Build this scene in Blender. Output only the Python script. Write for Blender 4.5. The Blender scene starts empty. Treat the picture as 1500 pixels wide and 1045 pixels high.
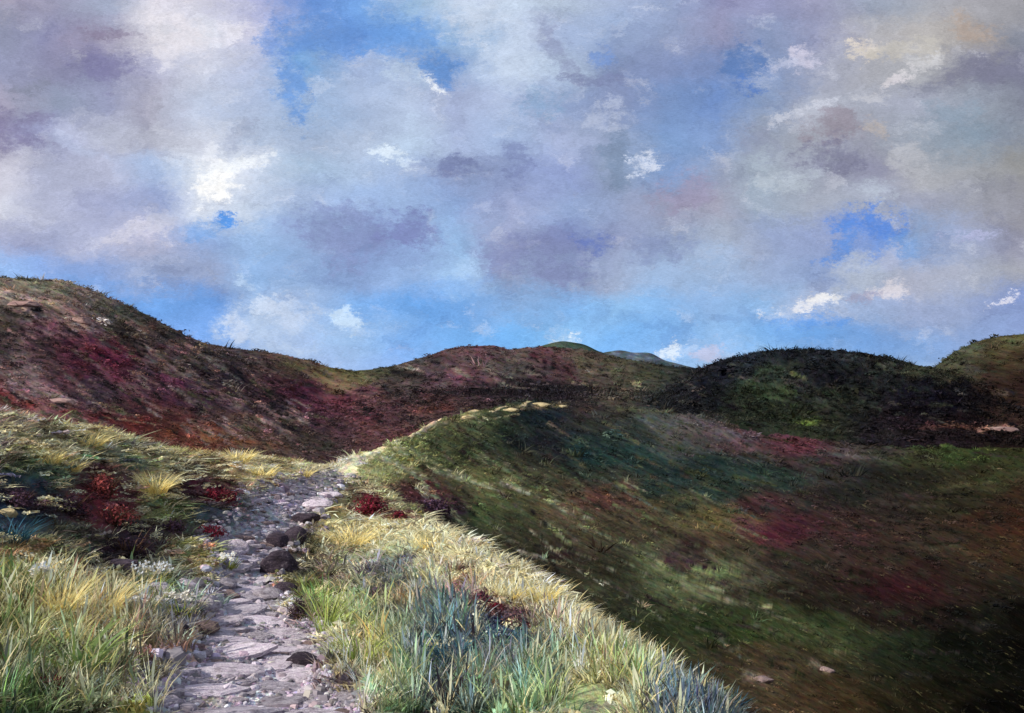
import bpy, math, random
import numpy as np
from mathutils import Vector

random.seed(7)
RNG = np.random.default_rng(11)
scene = bpy.context.scene
COL = scene.collection
R = math.radians

# ------------------------------------------------------------------ camera
F = 1440.7                       # focal length in pixels of the 1500 x 1045 photograph
PITCH = math.atan(67.5 / F)
cam_d = bpy.data.cameras.new('camera')
cam = bpy.data.objects.new('camera', cam_d)
COL.objects.link(cam)
cam.location = (0, 0, 0)
cam.rotation_euler = (R(90) + PITCH, 0, 0)
cam_d.sensor_width = 36
cam_d.lens = F / 1500 * 36
cam_d.clip_start = 0.05
cam_d.clip_end = 30000
scene.camera = cam

# ------------------------------------------------------------------ sun, exposure
SUN_ELEV, SUN_AZ = R(31), R(-118)           # azimuth of the sun, measured from +Y towards +X
sd = Vector((math.sin(SUN_AZ) * math.cos(SUN_ELEV), math.cos(SUN_AZ) * math.cos(SUN_ELEV), math.sin(SUN_ELEV)))
sun_d = bpy.data.lights.new('sun', 'SUN')
sun_d.energy = 4.2
sun_d.angle = R(0.6)
sun_d.color = (1.0, 0.94, 0.84)
sun = bpy.data.objects.new('sun', sun_d)
sun.rotation_euler = sd.to_track_quat('Z', 'Y').to_euler()
COL.objects.link(sun)
scene.view_settings.view_transform = 'Standard'
scene.view_settings.look = 'None'
scene.view_settings.exposure = 0.0
scene.view_settings.gamma = 1.0
scene.view_settings.use_curve_mapping = False


def lin(c):
    c = np.asarray(c, float) / 255.0
    return np.where(c <= 0.04045, c / 12.92, ((c + 0.055) / 1.055) ** 2.4)


def pix_dir(px, py):
    """bearing (tan) and rise (tan) of a line of sight"""
    x = px - 750.0
    y = F * math.cos(PITCH) - (522.5 - py) * math.sin(PITCH)
    z = F * math.sin(PITCH) + (522.5 - py) * math.cos(PITCH)
    return x, y, z


# ------------------------------------------------------------------ node helpers
class NT:
    def __init__(self, tree):
        self.t = tree
        self.n = tree.nodes
        self.l = tree.links

    def new(self, kind, **kw):
        nd = self.n.new(kind)
        for k, v in kw.items():
            setattr(nd, k, v)
        return nd

    def put(self, sock, v):
        if isinstance(v, bpy.types.NodeSocket):
            self.l.new(v, sock)
        else:
            sock.default_value = v

    def math(self, op, a, b=0.0, c=0.0, clamp=False):
        nd = self.new('ShaderNodeMath', operation=op, use_clamp=clamp)
        self.put(nd.inputs[0], a); self.put(nd.inputs[1], b)
        if op in ('MULTIPLY_ADD', 'SMOOTH_MIN', 'COMPARE'):
            self.put(nd.inputs[2], c)
        return nd.outputs[0]

    def vmath(self, op, a, b=(0, 0, 0), c=None, scale=None):
        nd = self.new('ShaderNodeVectorMath', operation=op)
        self.put(nd.inputs[0], a); self.put(nd.inputs[1], b)
        if c is not None:
            self.put(nd.inputs[2], c)
        if scale is not None:
            self.put(nd.inputs['Scale'], scale)
        return nd.outputs['Value'] if op in ('LENGTH', 'DOT_PRODUCT', 'DISTANCE') else nd.outputs['Vector']

    def mix(self, f, a, b, blend='MIX'):
        nd = self.new('ShaderNodeMix', data_type='RGBA', blend_type=blend)
        self.put(nd.inputs[0], f); self.put(nd.inputs[6], a); self.put(nd.inputs[7], b)
        return nd.outputs[2]

    def noise(self, vec, scale, detail=3.0, rough=0.55, dim='3D', color=False):
        nd = self.new('ShaderNodeTexNoise', noise_dimensions=dim)
        self.put(nd.inputs['Vector'], vec)
        nd.inputs['Scale'].default_value = scale
        nd.inputs['Detail'].default_value = detail
        nd.inputs['Roughness'].default_value = rough
        return nd.outputs['Color' if color else 'Fac']

    def maprange(self, v, a, b, c=0.0, d=1.0, smooth=True):
        nd = self.new('ShaderNodeMapRange', interpolation_type='SMOOTHSTEP' if smooth else 'LINEAR')
        self.put(nd.inputs['Value'], v)
        for k, q in zip(('From Min', 'From Max', 'To Min', 'To Max'), (a, b, c, d)):
            self.put(nd.inputs[k], q)
        return nd.outputs['Result']


# ------------------------------------------------------------------ sky: broken cloud over blue
SKY_X = list(range(0, 1501, 75))
SKY = {
0: "170,165,185 150,150,175 165,175,200 215,212,222 205,205,220 175,180,215 105,145,210 115,160,220 160,190,220 195,208,228 195,210,230 180,195,215 165,180,210 140,155,190 148,150,185 145,150,185 150,152,180 155,165,185 165,170,182 165,165,172 155,155,162",
50: "140,145,170 140,142,175 155,150,175 215,215,225 215,218,230 205,205,225 115,150,205 105,150,215 110,155,215 150,180,215 185,200,225 165,180,210 155,175,210 145,158,192 150,152,185 135,150,185 150,155,185 178,178,185 178,175,175 165,160,158 135,140,155",
100: "150,155,185 140,142,170 130,130,165 180,182,205 200,205,222 180,190,220 120,165,215 160,178,212 155,175,210 125,155,200 190,205,228 180,198,222 125,140,175 130,145,185 120,140,185 125,145,185 160,165,185 170,172,182 170,172,178 130,132,150 122,125,145",
150: "165,162,185 145,155,180 150,155,185 172,172,190 190,200,222 170,185,215 150,178,215 165,182,212 180,195,222 160,172,205 175,190,220 140,158,195 135,148,185 120,145,190 115,145,200 135,155,190 175,180,195 160,165,180 165,170,188 150,158,172 130,135,152",
200: "140,135,165 150,155,190 185,190,210 175,178,195 205,210,225 175,190,215 165,182,210 175,190,215 185,205,230 170,185,218 160,180,215 165,178,210 150,165,195 125,155,200 130,155,200 150,160,180 160,165,178 155,158,172 150,160,175 135,152,170 140,148,162",
250: "200,200,215 170,175,200 180,185,210 165,185,220 230,235,242 205,212,228 165,188,215 170,190,220 165,185,220 140,155,192 140,155,195 145,160,205 140,155,180 130,158,205 150,160,185 165,178,192 155,160,178 140,142,165 170,172,180 155,158,165 145,145,145",
300: "205,208,222 180,185,210 165,172,205 150,165,205 215,222,235 195,208,228 165,185,220 160,185,225 155,180,220 140,165,210 160,170,205 145,165,205 150,165,200 150,155,180 160,160,180 150,165,185 165,172,188 165,172,190 155,160,180 155,158,170 145,145,155",
350: "175,180,210 160,168,200 180,185,212 185,185,208 145,170,215 155,185,225 145,165,205 130,150,195 135,155,200 155,190,230 145,155,190 120,135,180 145,155,190 150,165,195 165,175,195 150,165,200 145,160,200 115,150,215 140,165,205 155,165,195 150,152,172",
400: "150,185,235 140,170,225 140,165,215 150,165,200 150,165,200 145,180,225 140,168,210 135,160,205 150,180,225 165,200,238 140,155,190 135,150,185 160,175,205 155,180,215 155,180,215 155,175,210 140,160,200 165,175,195 170,175,195 165,172,190 165,168,180",
450: "130,175,235 125,170,232 110,160,225 115,165,230 110,155,220 165,188,220 165,190,228 130,175,230 110,165,230 115,165,225 135,170,215 130,180,235 145,190,235 135,180,230 145,180,225 140,180,225 175,190,220 155,175,210 155,170,205 150,165,200 130,150,200",
500: "120,170,235 120,170,235 120,170,235 125,170,235 125,170,235 170,192,225 165,190,228 155,190,232 125,175,235 120,175,235 120,180,240 145,195,240 125,180,238 130,180,235 145,185,230 130,180,235 110,160,220 120,160,215 130,165,215 140,165,210 140,160,205",
550: "150,185,235 150,185,235 150,185,235 150,185,235 150,185,235 160,190,235 165,190,235 160,190,235 140,180,238 140,185,238 140,190,240 150,200,240 150,190,238 150,190,235 160,190,228 150,190,230 140,175,225 140,175,220 155,180,215 160,180,215 160,175,212",
}
# px, py, half width, half height, tilt, colour, strength
PUFFS = [
(318,265,30,30,20,(252,252,252),1.0),(350,243,48,11,0,(235,240,246),.8),(304,215,9,17,0,(228,232,242),.7),
(250,52,42,34,0,(226,222,230),.8),(340,48,26,18,0,(228,226,236),.7),(290,85,50,22,0,(205,208,224),.5),
(640,127,20,8,35,(246,249,252),1.0),(600,112,34,16,25,(190,208,230),.6),(565,214,28,9,18,(218,232,246),.9),(604,240,12,9,30,(215,230,246),.7),
(662,240,30,20,10,(112,122,165),.85),(748,238,16,26,0,(114,124,170),.6),(160,106,30,22,0,(120,118,158),.75),(30,196,48,24,10,(125,120,156),.75),
(155,46,36,10,-12,(132,120,148),.6),(345,316,17,10,0,(82,148,228),.95),(310,335,30,12,0,(118,165,225),.6),
(495,345,52,36,0,(133,146,190),.75),(592,342,42,20,0,(124,134,184),.8),(205,347,44,9,0,(205,205,222),.8),(238,330,22,15,0,(192,196,216),.7),
(395,478,64,34,0,(188,206,232),.6),(388,452,28,15,0,(204,218,240),.8),(430,462,28,20,0,(196,210,234),.6),(518,474,20,15,20,(200,222,244),.85),(340,480,14,16,0,(198,212,236),.8),
(360,406,15,8,0,(184,208,238),.8),(845,491,15,8,0,(230,242,252),.95),(806,498,13,6,0,(215,232,248),.8),(980,522,13,9,0,(222,234,248),.9),
(1040,527,22,8,-10,(188,192,220),.8),(1190,456,42,6,-7,(228,230,238),.95),(1221,444,24,7,0,(234,234,236),.95),(1195,478,40,10,0,(92,152,228),.7),
(1272,334,46,17,0,(92,138,218),.9),(1218,362,22,13,-30,(98,144,216),.85),(1315,350,30,14,0,(118,158,212),.6),
(430,135,24,34,0,(108,152,214),.85),(405,60,20,50,0,(112,148,212),.7),(480,50,60,32,0,(104,148,214),.7),(655,102,32,24,20,(98,142,204),.85),(600,60,60,28,10,(108,155,218),.7),
(1090,92,26,22,0,(84,120,178),.85),(1094,130,20,10,0,(88,124,190),.8),(820,78,16,44,-28,(134,142,176),.75),(895,85,18,13,0,(116,148,206),.75),
(866,118,58,13,8,(118,126,164),.75),(905,232,24,32,0,(118,138,168),.75),(936,240,12,17,20,(212,220,238),.9),(880,172,28,12,0,(184,194,218),.7),(835,205,40,12,0,(170,182,216),.5),
(1176,75,21,16,-25,(204,202,222),.9),(1150,90,22,7,-20,(190,195,218),.7),(1268,72,20,12,-10,(224,214,204),.95),(1322,72,60,10,-4,(194,190,184),.8),
(1345,90,24,9,-25,(206,206,210),.8),(1320,110,22,6,-35,(212,208,214),.85),(1190,155,56,6,-22,(198,202,216),.8),(1290,140,30,7,5,(195,196,204),.6),
(1232,185,34,26,0,(142,132,146),.8),(1222,236,34,22,10,(118,119,146),.85),(1438,40,38,18,-5,(176,160,150),.75),(1445,98,70,18,-6,(120,121,144),.75),(1370,125,26,9,-10,(128,132,152),.7),
(1332,225,30,22,-15,(182,184,192),.8),(1290,190,14,14,0,(186,176,170),.7),(1160,266,36,12,-10,(182,192,204),.7),
(1300,378,18,26,0,(172,180,206),.8),(1258,400,30,32,0,(178,188,206),.75),(1312,418,26,13,0,(216,212,220),.9),(1278,434,20,9,0,(152,152,180),.7),
(1476,450,14,4,-8,(224,224,238),.9),(1430,346,38,4,-14,(180,184,218),.75),(1290,285,24,14,0,(182,192,208),.7),
(782,372,60,34,0,(126,134,178),.7),(856,356,20,16,0,(102,122,186),.75),(1000,285,42,22,-10,(154,148,176),.7),(785,155,26,22,0,(132,162,198),.7),
(965,365,40,16,0,(130,144,184),.6),(690,385,26,18,-20,(176,206,242),.7),(640,420,60,18,-10,(135,175,230),.5),
(755,60,40,50,0,(198,212,232),.5),(700,30,34,28,0,(205,215,232),.5),(45,120,30,8,-25,(122,128,145),.6),(120,215,40,12,25,(180,190,218),.6),(115,190,30,12,20,(190,196,222),.5),
(1470,200,30,20,0,(132,140,158),.5),(1395,170,26,20,0,(132,152,172),.6),(1120,215,26,24,-30,(138,144,170),.6),
]

world = bpy.data.worlds.new('World')
scene.world = world
world.use_nodes = True
w = NT(world.node_tree)
w.n.clear()
sky = w.new('ShaderNodeTexSky', sky_type='NISHITA')
sky.sun_disc = False
sky.sun_elevation = SUN_ELEV
sky.sun_rotation = SUN_AZ
sky.altitude = 300
tc = w.new('ShaderNodeTexCoord')
sep = w.new('ShaderNodeSeparateXYZ')
w.l.new(tc.outputs['Generated'], sep.inputs[0])
X, Y, Z = sep.outputs
Yc = w.math('MAXIMUM', Y, 0.12)
u0 = w.math('DIVIDE', X, Yc)
v0 = w.math('DIVIDE', Z, Yc)
cmb = w.new('ShaderNodeCombineXYZ')
w.l.new(u0, cmb.inputs[0]); w.l.new(v0, cmb.inputs[1])
P0 = cmb.outputs[0]
# ragged cloud edges: turbulence, stretched along the wind
Pst = w.vmath('MULTIPLY', P0, (1.0, 1.7, 1.0))
n1 = w.noise(Pst, 9.0, 2.5, 0.55, '2D', True)
n2 = w.noise(w.vmath('MULTIPLY', P0, (1.0, 1.9, 1.0)), 70.0, 6.0, 0.88, '2D', True)
d1 = w.vmath('MULTIPLY', w.vmath('SUBTRACT', n1, (.5, .5, .5)), (0.066, 0.052, 0))
d2 = w.vmath('MULTIPLY', w.vmath('SUBTRACT', n2, (.5, .5, .5)), (0.046, 0.036, 0))
PW = w.vmath('ADD', w.vmath('ADD', P0, d1), d2)
s2 = w.new('ShaderNodeSeparateXYZ'); w.l.new(PW, s2.inputs[0])
U, V = s2.outputs[0], s2.outputs[1]
UMIN, UMAX = -0.60, 0.60
ufac = w.math('DIVIDE', w.math('SUBTRACT', U, UMIN), UMAX - UMIN)


def uv_of(px, py):
    x, y, z = pix_dir(px, py)
    return x / y, z / y


rows = []
for py in sorted(SKY):
    cr = w.new('ShaderNodeValToRGB')
    cr.color_ramp.interpolation = 'LINEAR'
    els = cr.color_ramp.elements
    cols = [tuple(map(int, q.split(','))) for q in SKY[py].split()]
    first = True
    for px, c in zip(SKY_X, cols):
        pos = (uv_of(px, py)[0] - UMIN) / (UMAX - UMIN)
        if first:
            e = els[0]; e.position = pos; first = False
        elif px == SKY_X[-1]:
            e = els[len(els) - 1]; e.position = pos
        else:
            e = els.new(pos)
        e.color = (*lin(c), 1)
    w.l.new(ufac, cr.inputs[0])
    rows.append((uv_of(750, py)[1], cr.outputs[0]))
cur = rows[0][1]
for (va, _), (vb, cb) in zip(rows[:-1], rows[1:]):
    f = w.maprange(V, va, vb, 0.0, 1.0)
    cur = w.mix(f, cur, cb)

# one reusable cloud puff
g = bpy.data.node_groups.new('cloud_puff', 'ShaderNodeTree')
for nm, ty in (('P', 'NodeSocketVector'), ('Centre', 'NodeSocketVector'), ('Axis', 'NodeSocketVector'), ('Across', 'NodeSocketVector'),
               ('Base', 'NodeSocketColor'), ('Puff', 'NodeSocketColor'), ('Strength', 'NodeSocketFloat'), ('Ragged', 'NodeSocketFloat')):
    g.interface.new_socket(nm, in_out='INPUT', socket_type=ty)
g.interface.new_socket('Out', in_out='OUTPUT', socket_type='NodeSocketColor')
q = NT(g)
gi = q.new('NodeGroupInput'); go = q.new('NodeGroupOutput')
dlt = q.vmath('SUBTRACT', gi.outputs['P'], gi.outputs['Centre'])
aa = q.vmath('DOT_PRODUCT', dlt, gi.outputs['Axis'])
bb = q.vmath('DOT_PRODUCT', dlt, gi.outputs['Across'])
rr = q.math('ADD', q.math('ADD', q.math('MULTIPLY', aa, aa), q.math('MULTIPLY', bb, bb)), gi.outputs['Ragged'])
ff = q.math('MULTIPLY', q.maprange(rr, 2.6, 0.05), gi.outputs['Strength'])
q.l.new(q.mix(ff, gi.outputs['Base'], gi.outputs['Puff']), go.inputs[0])
rag1 = w.noise(w.vmath('MULTIPLY', P0, (1.0, 1.5, 1.0)), 34.0, 6.0, 0.78, '2D')
ragged = w.maprange(rag1, 0.28, 0.72, -1.7, 2.3, False)
# middling cloud lumps: lit edges and greyer hollows
lump = w.noise(w.vmath('MULTIPLY', PW, (1.0, 1.35, 1.0)), 15.0, 5.0, 0.68, '2D')
lump2 = w.noise(w.vmath('MULTIPLY', w.vmath('ADD', PW, (3.1, 1.7, 0)), (1.0, 1.35, 1.0)), 24.0, 5.0, 0.7, '2D')
cur = w.mix(w.maprange(lump, 0.55, 0.72, 0.0, 0.5), cur, w.mix(1.0, cur, (0.66, 0.66, 0.74, 1), 'MULTIPLY'))
cur = w.mix(w.maprange(lump2, 0.56, 0.74, 0.0, 0.55), cur, w.mix(0.5, cur, (*lin((228, 230, 240)), 1)))
for (px, py, rx, ry, tilt, c, st) in PUFFS:
    nd = w.new('ShaderNodeGroup'); nd.node_tree = g
    cu, cv = uv_of(px, py)
    nd.inputs['Centre'].default_value = (cu, cv, 0)
    a = -R(tilt)
    sx, sy = F / rx, F / ry
    nd.inputs['Axis'].default_value = (math.cos(a) * sx, math.sin(a) * sx, 0)
    nd.inputs['Across'].default_value = (-math.sin(a) * sy, math.cos(a) * sy, 0)
    nd.inputs['Puff'].default_value = (*lin(c), 1)
    nd.inputs['Strength'].default_value = st * (0.85 if sum(c) < 460 and c[2] < 182 else 1.0)
    w.l.new(ragged, nd.inputs['Ragged'])
    w.l.new(PW, nd.inputs['P']); w.l.new(cur, nd.inputs['Base'])
    cur = nd.outputs[0]
# fine wisps, light and dark
nf = w.noise(w.vmath('MULTIPLY', PW, (1.0, 2.2, 1.0)), 120.0, 3.0, 0.7, '2D')
nf2 = w.noise(w.vmath('MULTIPLY', P0, (1.0, 4.5, 1.0)), 260.0, 2.0, 0.6, '2D')
nm_ = w.noise(w.vmath('MULTIPLY', P0, (1.0, 1.8, 1.0)), 17.0, 4.0, 0.7, '2D')
gain = w.math('ADD', w.math('ADD', w.maprange(nf, 0.25, 0.75, 0.88, 1.22, False), w.maprange(nf2, 0.2, 0.8, -0.09, 0.09, False)), w.maprange(nm_, 0.25, 0.75, -0.10, 0.10, False))
gc = w.new('ShaderNodeCombineColor')
for k in range(3):
    w.l.new(gain, gc.inputs[k])
cur = w.mix(1.0, cur, gc.outputs[0], 'MULTIPLY')
# the rest of the dome: the same kind of broken cloud over the physical sky
D = tc.outputs['Generated']
nb = w.noise(w.vmath('MULTIPLY', D, (1, 1, 2.2)), 3.2, 6.0, 0.6)
nc = w.noise(w.vmath('MULTIPLY', D, (1, 1, 2.2)), 7.0, 4.0, 0.6)
cl = w.mix(w.maprange(nc, 0.35, 0.65), (*lin((128, 134, 165)), 1), (*lin((200, 206, 222)), 1))
skys = w.mix(1.0, sky.outputs[0], (0.075, 0.075, 0.075, 1), 'MULTIPLY')
away = w.mix(w.maprange(nb, 0.36, 0.54), skys, cl)
edge = w.math('MULTIPLY', w.maprange(w.math('ABSOLUTE', u0), 0.66, 0.54), w.math('MULTIPLY', w.maprange(v0, 0.52, 0.42), w.maprange(Y, 0.3, 0.5)))
cur = w.mix(edge, away, cur)
bg = w.new('ShaderNodeBackground')
w.l.new(cur, bg.inputs[0]); bg.inputs[1].default_value = 1.0
wo = w.new('ShaderNodeOutputWorld')
w.l.new(bg.outputs[0], wo.inputs[0])
world.cycles.sampling_method = 'MANUAL'
world.cycles.sample_map_resolution = 512

# ------------------------------------------------------------------ numeric noise
def _hash(ix, iy, seed):
    h = (ix.astype(np.int64) * 374761393 + iy.astype(np.int64) * 668265263 + seed * 974711) & 0xffffffff
    h = ((h ^ (h >> 13)) * 1274126177) & 0xffffffff
    return ((h ^ (h >> 16)) & 0xffff) / 65535.0


def vnoise(x, y, seed=0):
    ix = np.floor(x); iy = np.floor(y)
    fx = x - ix; fy = y - iy
    fx = fx * fx * fx * (fx * (fx * 6 - 15) + 10); fy = fy * fy * fy * (fy * (fy * 6 - 15) + 10)
    a = _hash(ix, iy, seed); b = _hash(ix + 1, iy, seed)
    c = _hash(ix, iy + 1, seed); d = _hash(ix + 1, iy + 1, seed)
    return ((a * (1 - fx) + b * fx) * (1 - fy) + (c * (1 - fx) + d * fx) * fy) * 2 - 1


def fbm(x, y, seed=0, octaves=4, gain=0.5):
    s = 0; a = 1.0; t = 0
    for k in range(octaves):
        s = s + a * vnoise(x * 2 ** k + 17.3 * k, y * 2 ** k - 9.1 * k, seed + k)
        t += a; a *= gain
    return s / t


def pchip(xk, yk, x):
    """monotone cubic; xk, yk (K,) or (K,N) with x (M,) or (M,N)"""
    xk = np.asarray(xk, float); yk = np.asarray(yk, float)
    h = np.diff(xk); dl = np.diff(yk) / h
    m = np.zeros_like(yk)
    same = dl[:-1] * dl[1:] > 0
    w1 = 2 * h[1:] + h[:-1]; w2 = h[1:] + 2 * h[:-1]
    with np.errstate(divide='ignore', invalid='ignore'):
        hm = (w1 + w2) / (w1 / dl[:-1] + w2 / dl[1:])
    m[1:-1] = np.where(same, hm, 0)
    m[0] = dl[0]; m[-1] = dl[-1]
    i = np.clip(np.searchsorted(xk, x) - 1, 0, len(xk) - 2)
    t = np.clip((x - xk[i]) / h[i], 0, 1)
    h00 = (1 + 2 * t) * (1 - t) ** 2; h10 = t * (1 - t) ** 2
    h01 = t * t * (3 - 2 * t); h11 = t * t * (t - 1)
    return h00 * yk[i] + h10 * h[i] * m[i] + h01 * yk[i + 1] + h11 * h[i] * m[i + 1]


# ------------------------------------------------------------------ the lie of the land
# breaks of slope, nearest first: (bearing as px, distance in metres, height as py of a line of sight from the path)
LINES = [
 [(-400,1.0,3300),(1900,1.0,3300)],
 [(-400,4.4,1045),(0,5.2,1042),(300,5.4,1050),(700,5.4,1050),(1000,5.2,1070),(1120,4.9,1125),(1500,4.2,1270),(1900,3.6,1350)],
 [(-400,8.2,780),(0,8.5,815),(300,9.5,865),(450,9.5,882),(600,8.6,885),(700,8.0,890),(800,7.4,925),(900,6.8,962),(1000,6.2,1018),(1100,5.7,1085),(1500,4.8,1250),(1900,4.2,1320)],
 [(-400,13,560),(0,14,603),(130,16,630),(300,20,664),(400,24,673),(480,28,686),(520,29,694),(560,24,715),(620,18,757),(700,12.8,800),(790,10.3,852),(870,8.6,916),(980,7.2,992),(1060,6.5,1045),(1120,6.0,1090),(1500,5.3,1240),(1900,4.8,1290)],
 [(-400,13.8,561),(0,14.8,604),(130,17,631),(300,21.5,665),(400,25.5,674),(480,30,686),(520,32,688),(560,31,700),(620,26,742),(700,19,803),(790,17,860),(870,16,915),(980,16,985),(1120,17,1055),(1500,19,1160),(1900,20,1200)],
 [(-400,14.6,564),(0,15.6,607),(130,18,633),(300,23,667),(400,27,676),(480,31,686),(520,36,676),(560,38,684),(620,46,690),(700,60,695),(790,64,725),(870,68,745),(980,74,775),(1120,80,800),(1500,90,835),(1900,95,850)],
 [(-400,15.4,568),(0,16.4,610),(130,19,636),(300,24.5,670),(400,28.5,678),(480,32.5,685),(520,39,668),(560,46,658),(620,62,652),(700,85,640),(790,110,645),(870,120,660),(980,130,680),(1120,140,705),(1500,160,740),(1900,165,750)],
 [(-400,16.4,574),(0,17.4,616),(130,20.3,640),(300,26,674),(400,30,680),(480,34,684),(540,46,660),(600,63,639),(640,87,616),(690,117,603),(790,172,589),(830,195,591),(900,215,596),(1000,235,608),(1100,242,633),(1240,250,664),(1350,262,672),(1500,275,682),(1900,290,690)],
 [(-400,30,620),(0,34,650),(300,46,690),(480,60,702),(540,76,684),(600,95,664),(640,120,644),(690,152,624),(790,206,602),(830,230,600),(900,246,603),(1000,262,614),(1100,270,636),(1240,280,659),(1350,290,662),(1500,305,666),(1900,320,668)],
 [(-400,58,606),(0,64,618),(300,90,668),(400,112,672),(480,132,672),(540,152,656),(600,172,638),(640,190,615),(690,212,604),(790,250,592),(900,290,590),(1000,292,602),(1100,296,620),(1240,302,640),(1350,315,646),(1500,335,652),(1900,350,655)],
 [(-400,140,505),(0,150,525),(150,170,548),(300,192,588),(400,212,610),(480,250,620),(540,280,608),(600,300,598),(690,330,585),(790,350,582),(900,362,582),(1000,345,588),(1100,335,600),(1240,345,612),(1380,355,617),(1500,375,622),(1900,390,625)],
 [(-400,300,390),(-100,320,404),(0,330,409),(90,330,415),(120,330,427),(180,330,450),(250,332,481),(320,336,513),(365,342,538),(400,348,558),(480,370,592),(540,400,586),(600,412,575),(690,430,568),(800,440,567),(900,450,571),(960,432,577),(1000,412,557),(1022,405,541),(1040,400,530),(1080,396,520),(1150,392,514),(1200,390,514),(1260,390,522),(1340,395,537),(1400,402,549),(1440,408,568),(1480,415,600),(1560,425,618),(1900,430,625)],
 [(-400,440,440),(0,450,445),(180,450,480),(320,452,536),(400,472,564),(480,500,597),(600,520,583),(690,540,576),(800,560,575),(900,568,578),(960,560,582),(1000,545,577),(1100,540,570),(1340,540,572),(1440,535,590),(1500,535,612),(1900,540,625)],
 [(-400,700,500),(250,700,506),(345,700,513),(400,705,519),(450,720,531),(500,740,541),(560,760,538),(620,762,523),(660,762,507),(690,761,503),(720,762,503),(750,768,510),(770,775,508),(800,780,508),(850,800,513),(890,820,520),(950,850,530),(1000,852,538),(1040,852,542),(1200,850,548),(1340,800,546),(1368,760,538),(1400,710,518),(1440,705,501),(1500,700,489),(1900,700,462)],
 [(-400,850,560),(560,930,556),(900,980,552),(1200,980,565),(1900,900,540)],
 [(-400,1400,570),(560,1400,562),(770,1400,520),(800,1400,507),(830,1400,501),(850,1400,503),(880,1400,514),(910,1400,524),(960,1400,538),(1100,1400,556),(1900,1400,570)],
 [(-400,1900,580),(800,1900,560),(1900,1900,580)],
 [(-400,2600,575),(800,2600,545),(860,2600,524),(890,2600,513),(908,2600,511),(930,2600,516),(950,2600,518),(975,2600,530),(1010,2600,540),(1100,2600,560),(1900,2600,575)],
 [(-400,4000,588),(1900,4000,588)],
 [(-400,9000,590),(1900,9000,590)],
]
ROWS = [40, 150, 150, 44, 64, 60, 54, 16, 18, 84, 110, 14, 64, 10, 24, 8, 16, 8, 6]
az_in = np.linspace(R(-31), R(31), 880)
az_l = -R(31) - (np.linspace(0, 1, 70)[1:] ** 1.7) * R(149)
AZ = np.concatenate([az_l[::-1], az_in, -az_l])          # -180 .. +180
NC = len(AZ)
KN = len(LINES)
LR = np.zeros((KN, NC)); TT = np.zeros((KN, NC))
azc = np.clip(AZ, R(-37), R(37))
for k, L in enumerate(LINES):
    a, lr, tt = [], [], []
    for px, r, py in L:
        x, y, z = pix_dir(px, py if py < 1400 else 1400)
        a.append(math.atan2(x, y)); lr.append(math.log(r)); tt.append(z / math.hypot(x, y) if py < 1400 else -1.7)
    if len(a) > 2:
        LR[k] = pchip(a, lr, azc); TT[k] = pchip(a, tt, azc)
    else:
        LR[k] = np.interp(azc, a, lr); TT[k] = np.interp(azc, a, tt)
bl = np.clip((np.abs(AZ) - R(60)) / R(100), 0, 1)
bl = bl * bl * (3 - 2 * bl)
for arr in (LR, TT):
    mid = (arr[:, :1] + arr[:, -1:]) / 2
    arr[:] = arr * (1 - bl) + mid * bl
S = np.concatenate([[k + j / n for j in range(n)] for k, n in enumerate(ROWS)] + [[KN - 1]])
NR = len(S)
lr = np.zeros((NR, NC)); tt = np.zeros((NR, NC))
seg = np.minimum(S.astype(int), KN - 2)
fr = (S - seg)[:, None]
lr = LR[seg] * (1 - fr) + LR[seg + 1] * fr
h = np.diff(LR, axis=0); dl = np.diff(TT, axis=0) / h
m = np.zeros_like(TT)
with np.errstate(divide='ignore', invalid='ignore'):
    w1 = 2 * h[1:] + h[:-1]; w2 = h[1:] + 2 * h[:-1]
    hm = (w1 + w2) / (w1 / dl[:-1] + w2 / dl[1:])
m[1:-1] = np.where(dl[:-1] * dl[1:] > 0, hm, 0)
m[0] = dl[0]; m[-1] = dl[-1]
t_ = fr
tt = (1 + 2 * t_) * (1 - t_) ** 2 * TT[seg] + t_ * (1 - t_) ** 2 * h[seg] * m[seg] + t_ * t_ * (3 - 2 * t_) * TT[seg + 1] + t_ * t_ * (t_ - 1) * h[seg] * m[seg + 1]
rad = np.exp(lr)
sa, ca = np.sin(AZ)[None, :], np.cos(AZ)[None, :]
GX, GY = rad * sa, rad * ca
GZ = rad * tt
SS = np.repeat(S[:, None], NC, 1)

# relief: every wavelength only where it is a small fraction of the distance
lam = 0.12
k = 0
while lam < 300:
    q_ = np.log(np.maximum(lam / rad, 1e-6) / 0.035)
    wgt = np.exp(-(q_ / 1.15) ** 2)
    amp = 0.042 * lam * wgt
    GZ += amp * vnoise(GX / lam + 31.7 * k, GY / lam - 12.9 * k, 100 + k)
    lam *= 1.8
    k += 1
pxg = 750 + F * np.tan(np.clip(AZ, R(-60), R(60)))[None, :] + 0 * GX
# gullies and rock steps on the big hills
hill = ((SS > 9.2) & (SS < 11.9)).astype(float)
crag = hill * np.clip((pxg - 985) / 40, 0, 1) * np.clip((1560 - pxg) / 60, 0, 1)
rid = 1 - np.abs(fbm(GX / 26 + 0.4 * GY / 26, GY / 60, 41, 4))
rid = rid + .45 * (1 - np.abs(fbm(GX / 9 + GY / 14, GY / 20, 45, 3)) - .75)
GZ += crag * (rid - 0.75) * 7.0 * np.clip((SS - 9.2) * 1.2, 0, 1) * np.clip((11.12 - SS) * 2.5, .3, 1)
lefth = hill * np.clip((560 - pxg) / 90, 0, 1)
rid2 = 1 - np.abs(fbm((GX + 0.9 * GY) / 26, (GX - GY) / 90, 61, 4))
GZ += lefth * (rid2 - 0.78) * 3.0 * np.clip((SS - 9.2) * 1.2, 0, 1) * np.clip((11.1 - SS) * 4, 0.25, 1)
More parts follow.
